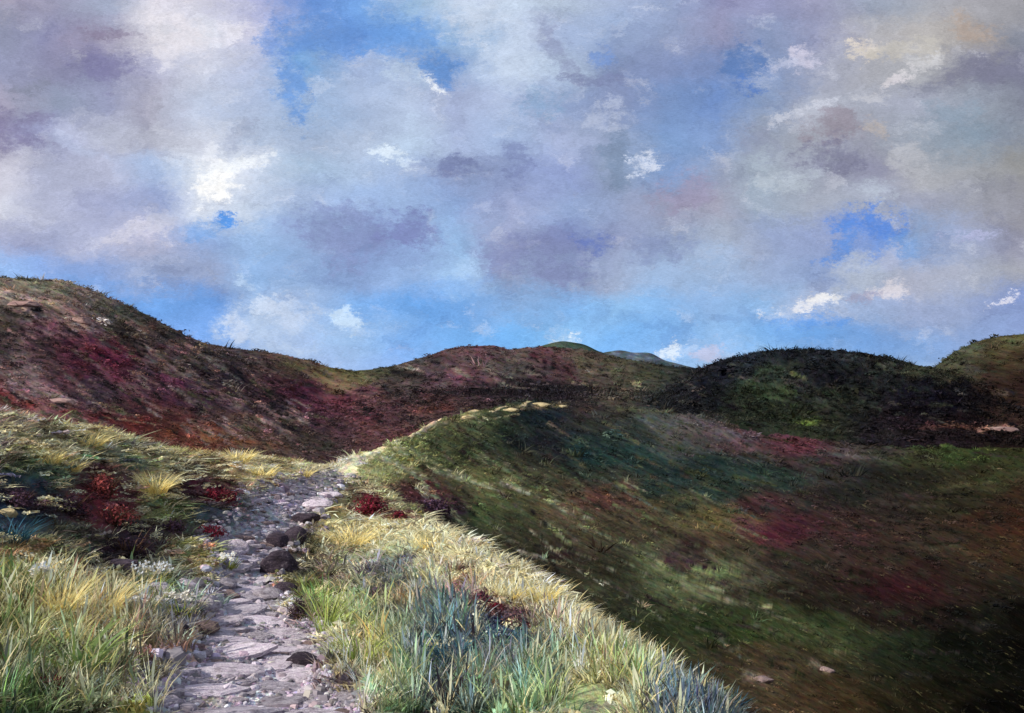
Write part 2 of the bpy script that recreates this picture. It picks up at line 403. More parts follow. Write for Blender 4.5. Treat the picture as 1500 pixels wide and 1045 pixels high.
midh = ((SS > 11.9) & (SS < 13.6)).astype(float)
GZ += midh * (1 - np.abs(fbm((GX + GY) / 60, (GX - GY) / 150, 71, 4)) - 0.78) * 6 * np.clip((13.1 - SS) * 3, 0.2, 1)
bowl = ((SS > 3.5) & (SS < 7.0)).astype(float) * np.clip((pxg - 560) / 80, 0, 1)
rid3 = 1 - np.abs(fbm((GX - 0.5 * GY) / 5 / (1 + rad / 40), (GX + 0.8 * GY) / 30, 81, 4))
GZ += bowl * (rid3 - 0.78) * 0.011 * rad * np.clip((SS - 3.5) * 1.4, 0, 1) * np.clip((7 - SS) * 3, 0, 1)


def project(x, y, z):
    """image pixel position of a point as seen from the camera"""
    yy = y * math.cos(PITCH) + z * math.sin(PITCH)
    zz = -y * math.sin(PITCH) + z * math.cos(PITCH)
    yy = np.maximum(yy, 0.05)
    return 750 + F * x / yy, 522.5 - F * zz / yy


GP = None


def locate(px, py, smin=0.0):
    """point of the ground met by a line of sight"""
    x, y, z = pix_dir(px, py)
    a = math.atan2(x, y); t = z / math.hypot(x, y)
    j = int(np.clip(np.searchsorted(AZ, a), 1, NC - 1))
    tc_ = GZ[:, j] / rad[:, j]
    ok = (tc_ >= t) & (S >= smin)
    i = int(np.argmax(ok)) if ok.any() else NR - 1
    r = rad[i, j]
    return Vector((r * math.sin(a), r * math.cos(a), GZ[i, j])), i, j


def ground_z(x, y):
    """height of the ground under plan points (nearest grid vertex blend)"""
    x = np.asarray(x, float); y = np.asarray(y, float)
    a = np.arctan2(x, y); l = np.log(np.maximum(np.hypot(x, y), 1e-3))
    j = np.clip(np.searchsorted(AZ, a) - 1, 0, NC - 2)
    ft = (a - AZ[j]) / (AZ[j + 1] - AZ[j])
    out = np.zeros(x.shape)
    for jj, wg in ((j, 1 - ft), (j + 1, ft)):
        for n in range(len(x)):
            out[n] += wg[n] * np.interp(l[n], lr[:, jj[n]], GZ[:, jj[n]])
    return out


# ------------------------------------------------------------------ path: a worn line over the ridge
PATH = [(376,1090,128),(376,1045,116),(374,1000,98),(368,950,80),(366,905,62),(364,872,36),(362,840,36),(368,805,36),(386,775,36),(412,748,36),(444,727,32),(468,709,20),(490,697,14),
        (515,682,11),(540,664,8),(570,650,6),(598,640,5),(620,627,5),(642,615,4),(668,607,3.4),(692,603,3.2),(740,596,2.8),(790,589.5,2.4)]
pts = []
for px, py, hw in PATH:
    p, i, j = locate(px, min(py, 1200))
    r = math.hypot(p.x, p.y)
    pts.append((p.x, p.y, hw * r / F * 1.0))
pts.insert(0, (pts[0][0] * 0.2, 0.8, pts[0][2]))
pp = np.array(pts)
dpath = np.full(GX.shape, 99.0)
near = (rad < 220) & (np.abs(AZ)[None, :] < R(60))
gx, gy = GX[near], GY[near]
best = np.full(gx.shape, 99.0)
for a, b in zip(pp[:-1], pp[1:]):
    ab = b[:2] - a[:2]; L2 = ab @ ab
    t = np.clip(((gx - a[0]) * ab[0] + (gy - a[1]) * ab[1]) / L2, 0, 1)
    d = np.hypot(gx - a[0] - t * ab[0], gy - a[1] - t * ab[1]) / (a[2] + t * (b[2] - a[2]))
    best = np.minimum(best, d)
best = best * (1 + 0.5 * fbm(gx * 2.3, gy * 2.3, 5, 3)) + 0.1 * fbm(gx / np.hypot(gx, gy) * 60, np.log(np.hypot(gx, gy)) * 30, 9, 3)
dpath[near] = best
sink = np.clip(1.15 - dpath, 0, 0.4) / 0.4
GZ -= 0.05 * sink * np.clip(12 / rad, 0, 1)
GZ += 0.035 * np.exp(-((dpath - 1.35) / 0.25) ** 2) * np.clip(12 / rad, 0, 1)

PXG, PYG = project(GX, GY, GZ)

# ------------------------------------------------------------------ ground colours judged from the image at pixel positions: soil, heather, bracken, moss and straw colours, some shade and haze painted in
def pal(s):
    out = []
    for q in s.replace('\n', ' ').split():
        out.append([float(v) for v in q.split(',')])
    return np.array(out)


HILLS = pal("""0,415,95,90,75 60,420,90,88,70 90,425,80,85,60 150,447,85,85,68 0,436,165,142,122 30,441,150,130,110 62,445,140,115,105 30,450,48,44,44 42,458,40,38,48 10,460,50,46,40
95,462,150,115,110 115,470,145,112,106 130,478,125,102,95 140,452,80,80,68 170,458,72,75,60 200,468,75,72,62 220,482,78,60,52 250,492,50,45,48 300,520,50,48,50 340,550,50,46,52 0,480,58,48,42 60,480,75,50,55 80,477,110,65,80
100,510,75,42,52 150,520,112,34,60 130,500,105,48,65 170,550,88,30,50 165,530,105,34,58 50,530,80,60,60 20,520,60,50,55 28,525,125,100,95 40,545,120,100,98 0,540,66,58,60 20,560,112,82,82 50,568,135,108,106 80,580,152,122,120 100,592,135,105,102 110,582,58,48,56 135,585,62,55,62
200,500,62,46,46 180,480,60,50,48 236,518,128,105,85 250,530,120,98,80 275,545,110,92,78 262,562,100,40,75 245,552,95,42,68 230,545,78,46,58 200,570,76,58,56 270,580,82,55,62 300,560,70,60,58 310,540,58,52,52 300,590,75,48,58 350,590,75,58,62 400,600,68,60,64 450,620,68,56,58 350,620,68,54,50 310,610,75,55,55 420,625,70,52,55
0,580,92,34,34 0,560,75,45,48 40,595,120,42,38 20,605,112,38,36 100,602,112,38,38 150,612,112,36,34 200,620,108,40,34 250,635,125,64,36 300,640,142,84,44 350,647,128,80,44 400,652,100,70,45 250,612,84,40,40 200,600,70,45,48 450,645,60,50,45 480,655,55,56,44 150,577,60,50,56 120,550,95,42,56 80,545,70,52,55 60,505,62,44,46 110,535,90,35,52 130,560,66,46,54 180,600,78,55,55
345,517,75,60,65 380,530,75,60,62 420,530,80,72,55 440,537,88,82,45 480,547,110,95,50 520,547,85,80,45 400,562,85,45,60 450,570,95,38,60 420,580,85,42,58 500,562,112,84,62 500,590,98,40,58 450,592,85,42,58 470,610,80,42,56 540,580,70,50,55 560,545,60,64,46 530,540,70,78,42 580,548,38,36,34 600,552,42,38,36 600,562,75,62,62 540,610,98,48,60 580,600,75,50,55 500,627,62,44,50 540,630,90,50,52 620,602,90,54,50 650,598,92,50,46 620,530,66,62,58
660,512,80,58,58 700,508,98,55,70 730,510,85,55,62 680,552,98,54,70 660,545,90,52,66 710,560,85,55,62 650,562,80,68,66 640,545,50,44,44 720,532,70,64,60 690,530,68,62,58 760,520,75,68,60 760,540,68,64,60 800,515,90,52,60 810,525,82,50,56 830,540,66,42,46 800,545,75,62,62 740,562,48,44,46 690,575,50,42,44 700,590,44,34,38 800,567,28,26,32 760,568,34,30,36 850,572,30,27,34 820,578,34,28,34 900,572,42,36,36 780,583,44,36,38 850,530,82,78,56 870,545,90,76,62 900,540,85,80,60 950,550,65,68,48 930,560,70,66,50 880,557,72,62,58 960,566,56,56,48 720,577,38,32,38 600,582,58,48,50 640,582,60,45,46 980,547,52,60,50 1010,545,58,62,52 580,570,62,50,50
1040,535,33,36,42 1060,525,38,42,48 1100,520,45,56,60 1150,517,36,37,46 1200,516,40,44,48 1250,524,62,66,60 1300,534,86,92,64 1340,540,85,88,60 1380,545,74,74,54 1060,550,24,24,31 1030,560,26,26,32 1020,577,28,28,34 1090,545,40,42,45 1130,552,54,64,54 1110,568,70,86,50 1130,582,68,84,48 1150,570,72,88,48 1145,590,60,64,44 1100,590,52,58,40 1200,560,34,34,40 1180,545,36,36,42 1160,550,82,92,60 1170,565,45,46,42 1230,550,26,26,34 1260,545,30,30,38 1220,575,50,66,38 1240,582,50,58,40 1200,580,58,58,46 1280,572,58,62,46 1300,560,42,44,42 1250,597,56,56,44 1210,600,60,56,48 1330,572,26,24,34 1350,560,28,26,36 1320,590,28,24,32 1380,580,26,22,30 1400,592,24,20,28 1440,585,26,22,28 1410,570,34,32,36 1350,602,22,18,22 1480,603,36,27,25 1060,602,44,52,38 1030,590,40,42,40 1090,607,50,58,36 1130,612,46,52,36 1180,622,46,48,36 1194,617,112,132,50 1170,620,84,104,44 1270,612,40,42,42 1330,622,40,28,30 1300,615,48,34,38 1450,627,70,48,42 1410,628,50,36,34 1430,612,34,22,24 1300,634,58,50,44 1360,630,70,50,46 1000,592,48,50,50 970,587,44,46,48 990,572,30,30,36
1380,535,100,98,60 1400,522,98,100,64 1430,510,95,100,70 1480,497,106,102,60 1500,492,110,105,60 1500,520,64,44,34 1460,520,76,66,42 1450,545,60,42,34 1420,545,80,70,45 1400,545,84,80,50 1500,560,50,32,28 1450,565,54,36,30 1470,577,92,72,56 1490,580,60,42,34 1500,600,42,28,24 1600,500,100,95,60 1600,560,55,36,30 -120,420,90,85,68 -120,470,60,48,46 -120,530,85,60,64 -120,590,100,38,38 -60,450,60,52,48 1600,620,45,30,28 1520,640,30,24,18 1540,620,38,26,22 600,650,85,80,55 700,640,50,50,40""")
FARH = pal("""800,512,58,74,60 840,505,56,78,64 830,520,66,82,58 870,512,60,80,64 880,530,74,78,58 900,516,100,116,132 930,520,104,118,136 960,528,96,110,124 1000,540,80,96,100""")  # blue greys stand for haze, put into the far hill's colour
BOWL = pal("""640,622,122,116,76 620,650,132,132,82 660,625,100,98,64 700,622,70,76,54 740,606,60,66,50 690,608,150,140,95 600,670,152,152,92 650,682,92,92,60 640,655,80,82,55 700,650,50,62,46 680,665,52,66,44 720,665,72,66,50 760,607,28,34,40 780,612,26,36,48 800,610,24,34,50 820,609,22,34,50 845,602,55,45,45 860,600,60,40,45 905,603,62,52,50 770,640,42,52,50 745,630,46,56,48 800,650,34,30,42 780,640,32,30,42 820,660,32,28,40 830,668,30,28,40 815,672,46,40,44 860,666,28,54,70 845,655,34,62,66 880,672,34,58,58 850,648,64,76,60 900,640,48,60,58 870,620,50,56,50 950,610,76,82,85 930,625,58,66,64 1000,620,86,80,86 1050,635,106,90,96 1020,632,90,78,74 1000,652,58,72,70 1100,640,100,70,80 1090,650,64,66,66 1150,645,112,54,68 1120,640,104,64,74 1190,658,100,48,60 1170,652,104,48,62 1222,669,76,48,54 1270,656,70,64,60 1240,655,76,68,68 1290,640,52,66,38 1320,645,58,80,34 1350,643,76,104,34 1380,648,80,104,36 1420,656,58,74,34 1300,662,60,55,50 1350,671,44,40,30 1390,662,34,32,20 1480,660,44,46,22 1480,640,34,26,20 950,680,36,52,55 920,665,44,58,56 1000,692,34,50,52 1050,680,32,48,50 1100,690,36,56,50 1100,670,44,62,56 1050,720,34,52,48 1150,700,38,58,48 1200,690,44,56,48 1180,675,60,64,56 1250,722,40,40,35 1300,740,44,32,30 1260,690,36,38,32 1400,710,54,50,30 1420,700,62,62,34 1450,700,56,58,30 1350,700,34,34,26 1450,762,38,30,24 1400,740,40,34,26 1500,760,62,32,15 1500,730,50,36,20 1180,740,38,46,38 1120,745,36,50,44 1300,702,34,36,30 1000,742,42,60,55 960,715,42,54,52 900,720,62,66,50 880,700,55,65,55 850,690,60,62,52 800,700,82,76,58 830,715,78,70,55 750,690,82,78,54 780,675,62,58,50 700,700,92,90,50 660,695,120,120,74 680,700,110,108,62 735,706,110,104,66 760,722,106,98,60 800,730,95,88,56 820,742,96,80,60 850,735,100,66,56 872,730,106,58,55 890,740,104,60,58 910,748,100,76,60 900,755,90,75,55 680,722,96,85,55 720,735,84,80,52 640,725,112,48,65 620,716,116,38,55 630,708,110,40,58 650,745,80,44,70 665,750,76,46,68 655,735,92,46,68 600,745,142,142,96 680,765,70,70,45 710,745,80,96,50 700,760,72,86,46 750,762,74,66,50 740,790,66,58,44 700,785,84,78,54 760,800,65,54,42 790,780,76,66,50 820,795,60,48,42 800,817,58,38,40 820,812,60,34,42 870,790,85,70,52 850,762,90,80,55 900,775,82,70,52 950,770,95,80,55 1000,762,85,75,50 970,750,56,66,50 1050,763,122,108,46 1035,758,110,100,50 1065,772,120,100,50 1090,764,90,46,60 1100,775,88,44,60 1130,785,92,30,50 1145,778,80,38,48 1165,774,74,36,45 1200,775,66,34,40 1230,772,70,46,42 1250,782,60,48,40 1320,785,60,40,35 1400,790,60,50,38 1370,800,54,46,34 1430,800,50,34,25 1480,800,76,50,28 1500,780,80,46,22 930,805,92,88,60 950,820,112,116,70 965,832,124,130,78 950,800,100,98,62 980,842,112,116,72 1000,830,74,54,50 1020,822,70,48,50 1040,836,154,168,92 1028,832,140,150,84 1055,840,130,140,76 1010,858,130,134,84 985,850,100,104,66 1000,862,110,112,70 1030,870,120,122,74 1010,822,68,38,60 1040,850,62,34,54 1060,855,60,36,50 985,820,72,44,56 930,790,76,60,50 960,785,70,58,48 1020,800,64,54,42 1080,810,62,55,40 1050,790,78,68,46 1150,820,58,52,40 1100,840,54,46,34 1200,830,52,45,36 1200,800,56,48,38 1300,820,55,48,36 1350,840,58,50,38 1250,850,50,38,32 1290,862,54,26,30 1315,857,58,22,28 1340,862,54,22,26 1360,872,42,22,22 1400,862,42,38,28 1420,840,50,44,30 1480,860,35,32,24 1500,830,44,32,22 1150,870,42,34,28 1180,865,36,26,22 1200,882,38,28,24 1250,885,36,30,24 1080,870,52,42,30 1120,885,70,72,40 1060,880,84,84,48 880,840,60,55,38 840,820,64,54,42 900,860,64,60,42 900,880,75,72,48 930,850,66,58,44 950,882,58,60,38 1000,900,60,70,38 980,880,62,60,42 1050,900,54,66,34 1100,905,56,64,34 1150,900,50,66,32 1200,910,50,60,32 1200,930,60,70,36 1180,918,78,88,42 1225,945,70,76,40 1165,925,72,80,40 1250,940,48,58,32 1250,980,42,46,30 1300,900,38,48,28 1350,960,34,42,26 1300,960,40,50,30 1330,945,22,28,18 1100,930,58,76,28 1080,920,56,72,30 1050,930,45,62,24 1030,920,50,64,28 1000,940,80,80,48 1020,950,60,72,34 960,930,66,62,42 1040,962,90,75,45 1070,975,84,68,44 1100,955,80,62,40 1120,990,96,74,48 1140,975,84,64,42 1050,990,70,72,40 1080,1000,88,72,46 1115,1000,112,90,64 1200,980,74,58,36 1160,960,70,66,38 1200,1020,70,52,25 1150,1030,86,66,36 1250,1030,60,45,22 1220,1000,66,52,28 1300,1020,48,36,18 1350,1020,30,25,14 1300,990,38,38,22 1400,900,20,20,14 1360,900,28,30,20 1400,1000,16,17,12 1450,900,13,12,9 1480,960,7,7,5 1500,1040,5,4,4 1450,1040,9,8,6 1400,940,18,20,13 1500,900,12,9,7 1450,970,10,10,7 870,862,85,85,55 840,850,74,66,46 830,835,68,58,44 800,830,72,64,48 760,820,80,74,56 720,790,92,88,62 690,780,100,98,70 1600,900,10,8,6 1600,1040,5,4,4 1600,780,50,30,18 1600,680,40,34,20 560,690,150,140,100 580,660,190,182,128 540,670,190,180,130""")  # near-blacks at lower right are shade put into the ground colour
RIDGE = pal("""0,620,140,122,118 20,626,152,140,120 40,640,182,170,120 0,640,150,135,130 60,628,90,80,60 90,632,110,100,70 128,632,238,216,130 150,640,225,205,130 70,660,226,206,130 60,668,215,195,120 100,673,226,206,130 118,668,190,175,115 215,705,236,214,125 235,698,236,212,125 220,715,225,200,120 30,682,75,95,60 70,690,85,105,80 40,700,70,95,85 20,702,50,70,75 85,705,90,115,85 60,712,44,64,80 50,672,90,110,75 10,665,80,80,60 110,650,112,115,90 90,650,120,120,95 170,652,150,150,120 160,665,110,115,95 190,680,100,115,100 205,668,120,130,110 130,682,70,55,60 120,700,80,60,62 140,700,112,48,50 145,716,100,38,42 135,690,95,50,52 160,746,132,58,64 180,740,115,55,62 140,745,110,55,62 150,762,120,65,70 120,740,80,45,50 10,752,52,72,92 50,760,55,70,80 30,765,52,68,84 0,775,50,70,90 20,722,60,38,50 28,730,66,40,52 70,735,55,38,48 60,746,60,45,50 90,750,66,56,60 180,702,88,70,70 165,720,78,52,58 220,662,190,180,120 200,652,160,155,110 270,662,170,165,110 250,690,94,85,80 255,710,80,60,62 300,680,120,110,70 290,665,130,110,70 340,665,226,206,150 350,672,220,200,145 370,681,232,216,150 390,688,225,210,150 350,692,130,100,60 320,688,100,75,55 400,690,220,205,150 420,670,150,150,95 410,678,120,105,70 440,686,226,216,160 455,692,210,200,150 470,692,150,140,100 400,700,130,100,70 430,700,125,110,80 290,712,110,75,75 300,716,86,40,50 320,722,80,28,44 330,730,70,28,40 340,735,74,32,44 282,706,90,40,55 270,722,66,40,50 270,742,90,100,60 230,736,150,165,90 222,748,130,135,85 248,755,150,150,80 300,755,80,100,105 320,750,90,95,100 340,752,60,80,105 360,748,110,105,95 250,767,80,55,60 300,772,64,28,38 315,777,66,28,38 350,768,90,100,95 270,765,84,80,68 200,780,64,50,60 220,770,60,48,58 240,787,85,80,75 160,806,50,34,45 150,798,56,40,50 170,826,44,28,40 185,815,40,26,36 200,802,60,50,55 100,780,90,90,70 80,775,70,72,68 30,802,166,150,85 15,808,160,145,84 55,805,170,152,85 100,800,110,115,85 70,790,90,92,75 140,788,100,100,80 125,812,110,115,84 0,832,120,135,80 20,852,105,125,75 30,835,110,130,75 62,840,200,200,190 74,850,226,216,166 85,870,230,205,150 80,885,205,185,125 128,870,215,195,130 140,850,200,182,120 155,862,215,195,130 100,900,150,140,90 110,855,130,120,80 50,870,110,100,65 40,900,120,120,65 20,900,128,125,64 0,890,125,115,60 0,952,120,125,65 20,980,140,150,90 0,1000,110,130,85 80,940,160,155,100 60,925,130,120,75 120,920,170,160,105 140,935,150,150,95 160,910,185,170,110 180,880,150,145,100 170,895,175,165,110 200,860,130,140,80 230,862,120,142,50 195,840,110,100,66 250,850,110,120,90 215,838,202,200,195 235,836,190,190,185 262,842,140,145,140 210,880,192,196,190 200,890,170,175,165 240,890,170,180,170 262,878,150,160,150 225,870,150,155,140 250,912,58,64,70 230,905,70,75,70 270,915,66,70,76 290,900,82,85,90 290,872,150,160,160 270,832,150,140,80 290,822,160,135,75 305,812,150,130,78 270,802,150,150,90 300,850,150,140,90 285,855,130,130,95 200,912,140,120,85 190,952,130,100,80 175,965,140,120,90 220,952,140,120,100 210,970,130,105,80 150,960,130,140,95 100,982,150,166,110 85,962,140,150,95 60,1000,110,90,80 120,1010,170,175,120 30,1030,110,135,80 50,1010,130,145,95 100,1040,90,110,70 150,1030,150,145,110 200,1000,150,160,110 180,990,140,150,105 230,1020,120,140,60 270,1000,140,130,70 250,985,110,105,80 240,960,100,110,115 200,1040,150,150,60 300,985,150,130,70 290,1030,130,135,75 255,1040,120,140,60
480,702,190,184,130 500,690,226,216,170 520,680,226,220,166 500,705,160,150,105 540,665,226,216,166 560,655,180,170,120 600,636,216,196,150 640,615,216,190,130 690,605,216,195,130 790,590,200,180,120 520,702,120,120,75 560,682,202,206,146 600,686,190,196,136 620,690,160,164,100 560,702,170,176,116 580,692,100,85,65 590,705,170,172,120 545,736,84,18,34 530,730,80,24,38 552,742,82,20,36 560,752,80,20,38 590,757,90,30,40 520,742,110,90,70 500,722,130,100,80 510,735,170,160,100 580,735,160,160,110 575,720,150,152,100 500,756,200,186,110 480,772,216,196,120 530,762,226,200,130 510,780,236,206,130 500,770,230,205,125 540,790,230,206,130 550,782,220,200,130 450,762,100,95,70 440,780,80,72,60 470,800,150,145,100 440,822,70,62,56 420,800,66,52,56 480,832,100,80,75 500,812,150,156,120 480,815,120,112,84 550,770,180,190,140 560,790,170,180,135 600,776,190,190,140 620,790,226,216,150 605,795,180,184,135 640,802,216,206,160 580,812,150,156,125 560,832,100,100,100 540,815,150,158,125 600,842,140,146,125 640,830,190,186,156 660,832,180,162,150 625,815,190,190,150 550,862,70,75,95 540,845,90,88,100 592,822,62,76,110 575,858,80,74,84 610,870,120,130,110 520,850,150,150,110 500,870,130,130,100 520,880,140,145,105 470,862,110,126,60 480,845,90,92,64 470,880,152,178,80 480,902,140,166,80 462,900,130,150,70 490,920,100,120,60 450,930,58,64,38 445,905,80,84,54 430,900,110,90,70 410,890,150,120,90 420,870,80,66,60 460,950,70,80,45 480,962,90,80,70 440,955,66,60,60 510,930,170,170,100 500,948,140,145,90 520,950,190,190,110 540,940,190,190,110 530,920,150,150,100 500,992,100,95,90 480,985,70,64,70 550,962,170,150,90 560,980,150,140,90 560,1002,130,150,110 530,990,130,140,105 520,1022,120,130,90 500,1035,110,115,90 600,1002,150,166,110 580,1030,130,150,105 620,950,80,122,120 600,930,100,130,105 610,970,95,130,110 580,902,110,110,100 570,925,110,125,95 600,892,130,95,60 590,880,150,130,90 640,870,110,150,142 620,895,100,120,105 650,920,80,122,132 640,895,110,145,135 660,960,46,88,110 645,945,60,100,115 640,972,58,98,120 660,985,80,115,120 680,982,110,142,130 650,1022,58,58,68 640,1012,40,44,54 665,1012,50,52,60 620,1020,110,140,120 700,1002,150,166,120 690,1035,120,150,125 720,960,120,142,110 700,930,90,126,115 680,905,100,125,110 690,850,150,110,75 680,858,150,115,80 670,845,160,130,92 650,850,130,140,110 720,840,190,180,150 700,830,200,195,160 680,815,200,195,150 760,850,190,176,150 740,862,225,210,160 750,872,230,215,160 725,872,190,180,140 700,872,140,156,120 715,884,100,28,45 705,880,96,34,46 730,892,90,34,50 750,907,80,54,70 770,924,98,34,45 780,932,96,34,46 720,930,38,74,116 710,922,46,70,110 740,936,44,86,128 755,942,60,100,126 700,906,60,60,95 690,900,66,66,96 760,952,60,96,112 780,960,84,120,115 800,950,90,110,80 790,900,100,70,74 780,870,236,222,170 770,880,225,212,165 800,882,242,232,180 795,864,236,216,140 800,850,225,205,140 820,900,202,192,150 835,910,180,170,135 840,920,190,190,140 830,886,200,165,140 810,920,140,150,110 870,930,236,216,150 885,938,240,215,145 900,946,242,208,130 915,950,242,208,130 930,956,240,215,140 950,966,236,220,160 980,986,236,220,160 1000,1002,240,226,170 1030,1015,200,200,160 870,900,200,195,150 855,925,200,196,150 850,962,150,160,110 870,960,160,168,120 820,990,110,132,110 800,1000,100,140,125 780,982,120,150,122 740,1000,160,176,120 760,985,100,130,115 780,1032,130,160,110 750,1030,120,150,120 830,1000,202,212,150 830,1032,170,190,120 850,1010,180,192,130 870,1000,160,170,120 890,990,96,34,50 900,992,110,60,60 880,1022,170,186,110 870,1035,110,100,100 920,980,130,152,70 900,970,150,160,100 950,1000,170,180,120 925,1005,170,182,115 940,1032,182,196,120 980,1020,30,74,116 970,1026,44,90,120 1000,1022,30,70,112 1015,1020,50,90,120 1030,1022,160,186,150 1000,1040,90,120,112 1050,1032,60,95,120 1080,1022,30,60,92 1065,1025,40,74,100 1070,1040,110,150,140 1100,1040,90,100,80 900,1036,150,140,130
-100,640,120,110,90 -100,750,70,80,80 -100,850,130,130,80 -100,1000,120,130,80 1200,1080,70,52,30 1100,1100,80,90,60 -100,1200,110,120,75 300,1200,120,125,85 700,1200,120,140,100 1000,1200,100,120,90 1400,1200,50,40,24 500,1300,100,110,80""")
TRACK = pal("""450,720,172,162,160 480,708,190,180,165 480,745,190,175,175 420,740,142,136,150 400,760,150,150,150 370,770,140,140,146 360,790,130,125,130 340,780,120,130,125 400,800,112,100,96 340,800,150,150,156 350,820,192,186,190 380,805,120,112,118 370,835,140,136,142 360,852,162,156,160 330,850,110,105,120 420,790,70,55,60 410,820,60,54,62 400,842,72,62,70 380,870,120,110,120 350,872,130,124,132 330,900,222,216,214 345,895,200,190,185 370,905,216,206,210 390,900,200,184,176 350,930,190,168,162 300,950,190,170,160 280,960,180,150,135 400,930,150,134,150 380,962,104,92,100 360,968,130,118,124 350,975,170,160,160 420,940,130,115,135 440,950,110,100,120 430,972,150,140,155 330,1000,170,165,155 310,985,165,150,140 400,1010,230,226,226 380,1020,226,216,226 415,1000,222,216,222 430,1012,170,155,180 360,1000,170,158,160 350,1040,150,135,150 380,1045,140,125,142 450,1030,150,135,160 420,1038,150,138,160 300,1020,134,130,96 460,1000,90,94,120 350,1150,140,130,135 500,695,226,214,170 515,682,226,220,166 540,664,228,218,168 570,650,200,184,140 600,638,220,198,150 640,615,222,196,136 690,605,220,200,136 740,596,150,140,100 790,590,215,195,130""")


def splat(P, Q, A, power=5.0, chunk=60000, aspect=1.35, reach_px=19.0):
    """nearest few image colour samples win, by pixel distance; soft edges"""
    out = np.zeros((len(P), 3))
    A_l = lin(A[:, 2:5])
    dd = np.hypot(A[:, None, 0] - A[None, :, 0], (A[:, None, 1] - A[None, :, 1]) * aspect)
    nb_ = np.argsort(dd, 1)[:, :6]
    soft = A_l[nb_].mean(1) * 0.35 + np.median(A_l[nb_], 1) * 0.65
    for s in range(0, len(P), chunk):
        dx = P[s:s + chunk, None] - A[None, :, 0]
        dy = (Q[s:s + chunk, None] - A[None, :, 1]) * aspect
        wt = 1.0 / (dx * dx + dy * dy + 16.0) ** (power / 2)
        raw = (wt @ (A_l * .85 + soft * .15)) / wt.sum(1)[:, None]
        sft = (wt @ soft) / wt.sum(1)[:, None]
        dm = np.sqrt((dx * dx + dy * dy).min(1))
        f_ = np.exp(-(dm / reach_px) ** 2.6)[:, None]
        out[s:s + chunk] = raw * f_ + sft * (1 - f_)
    return out


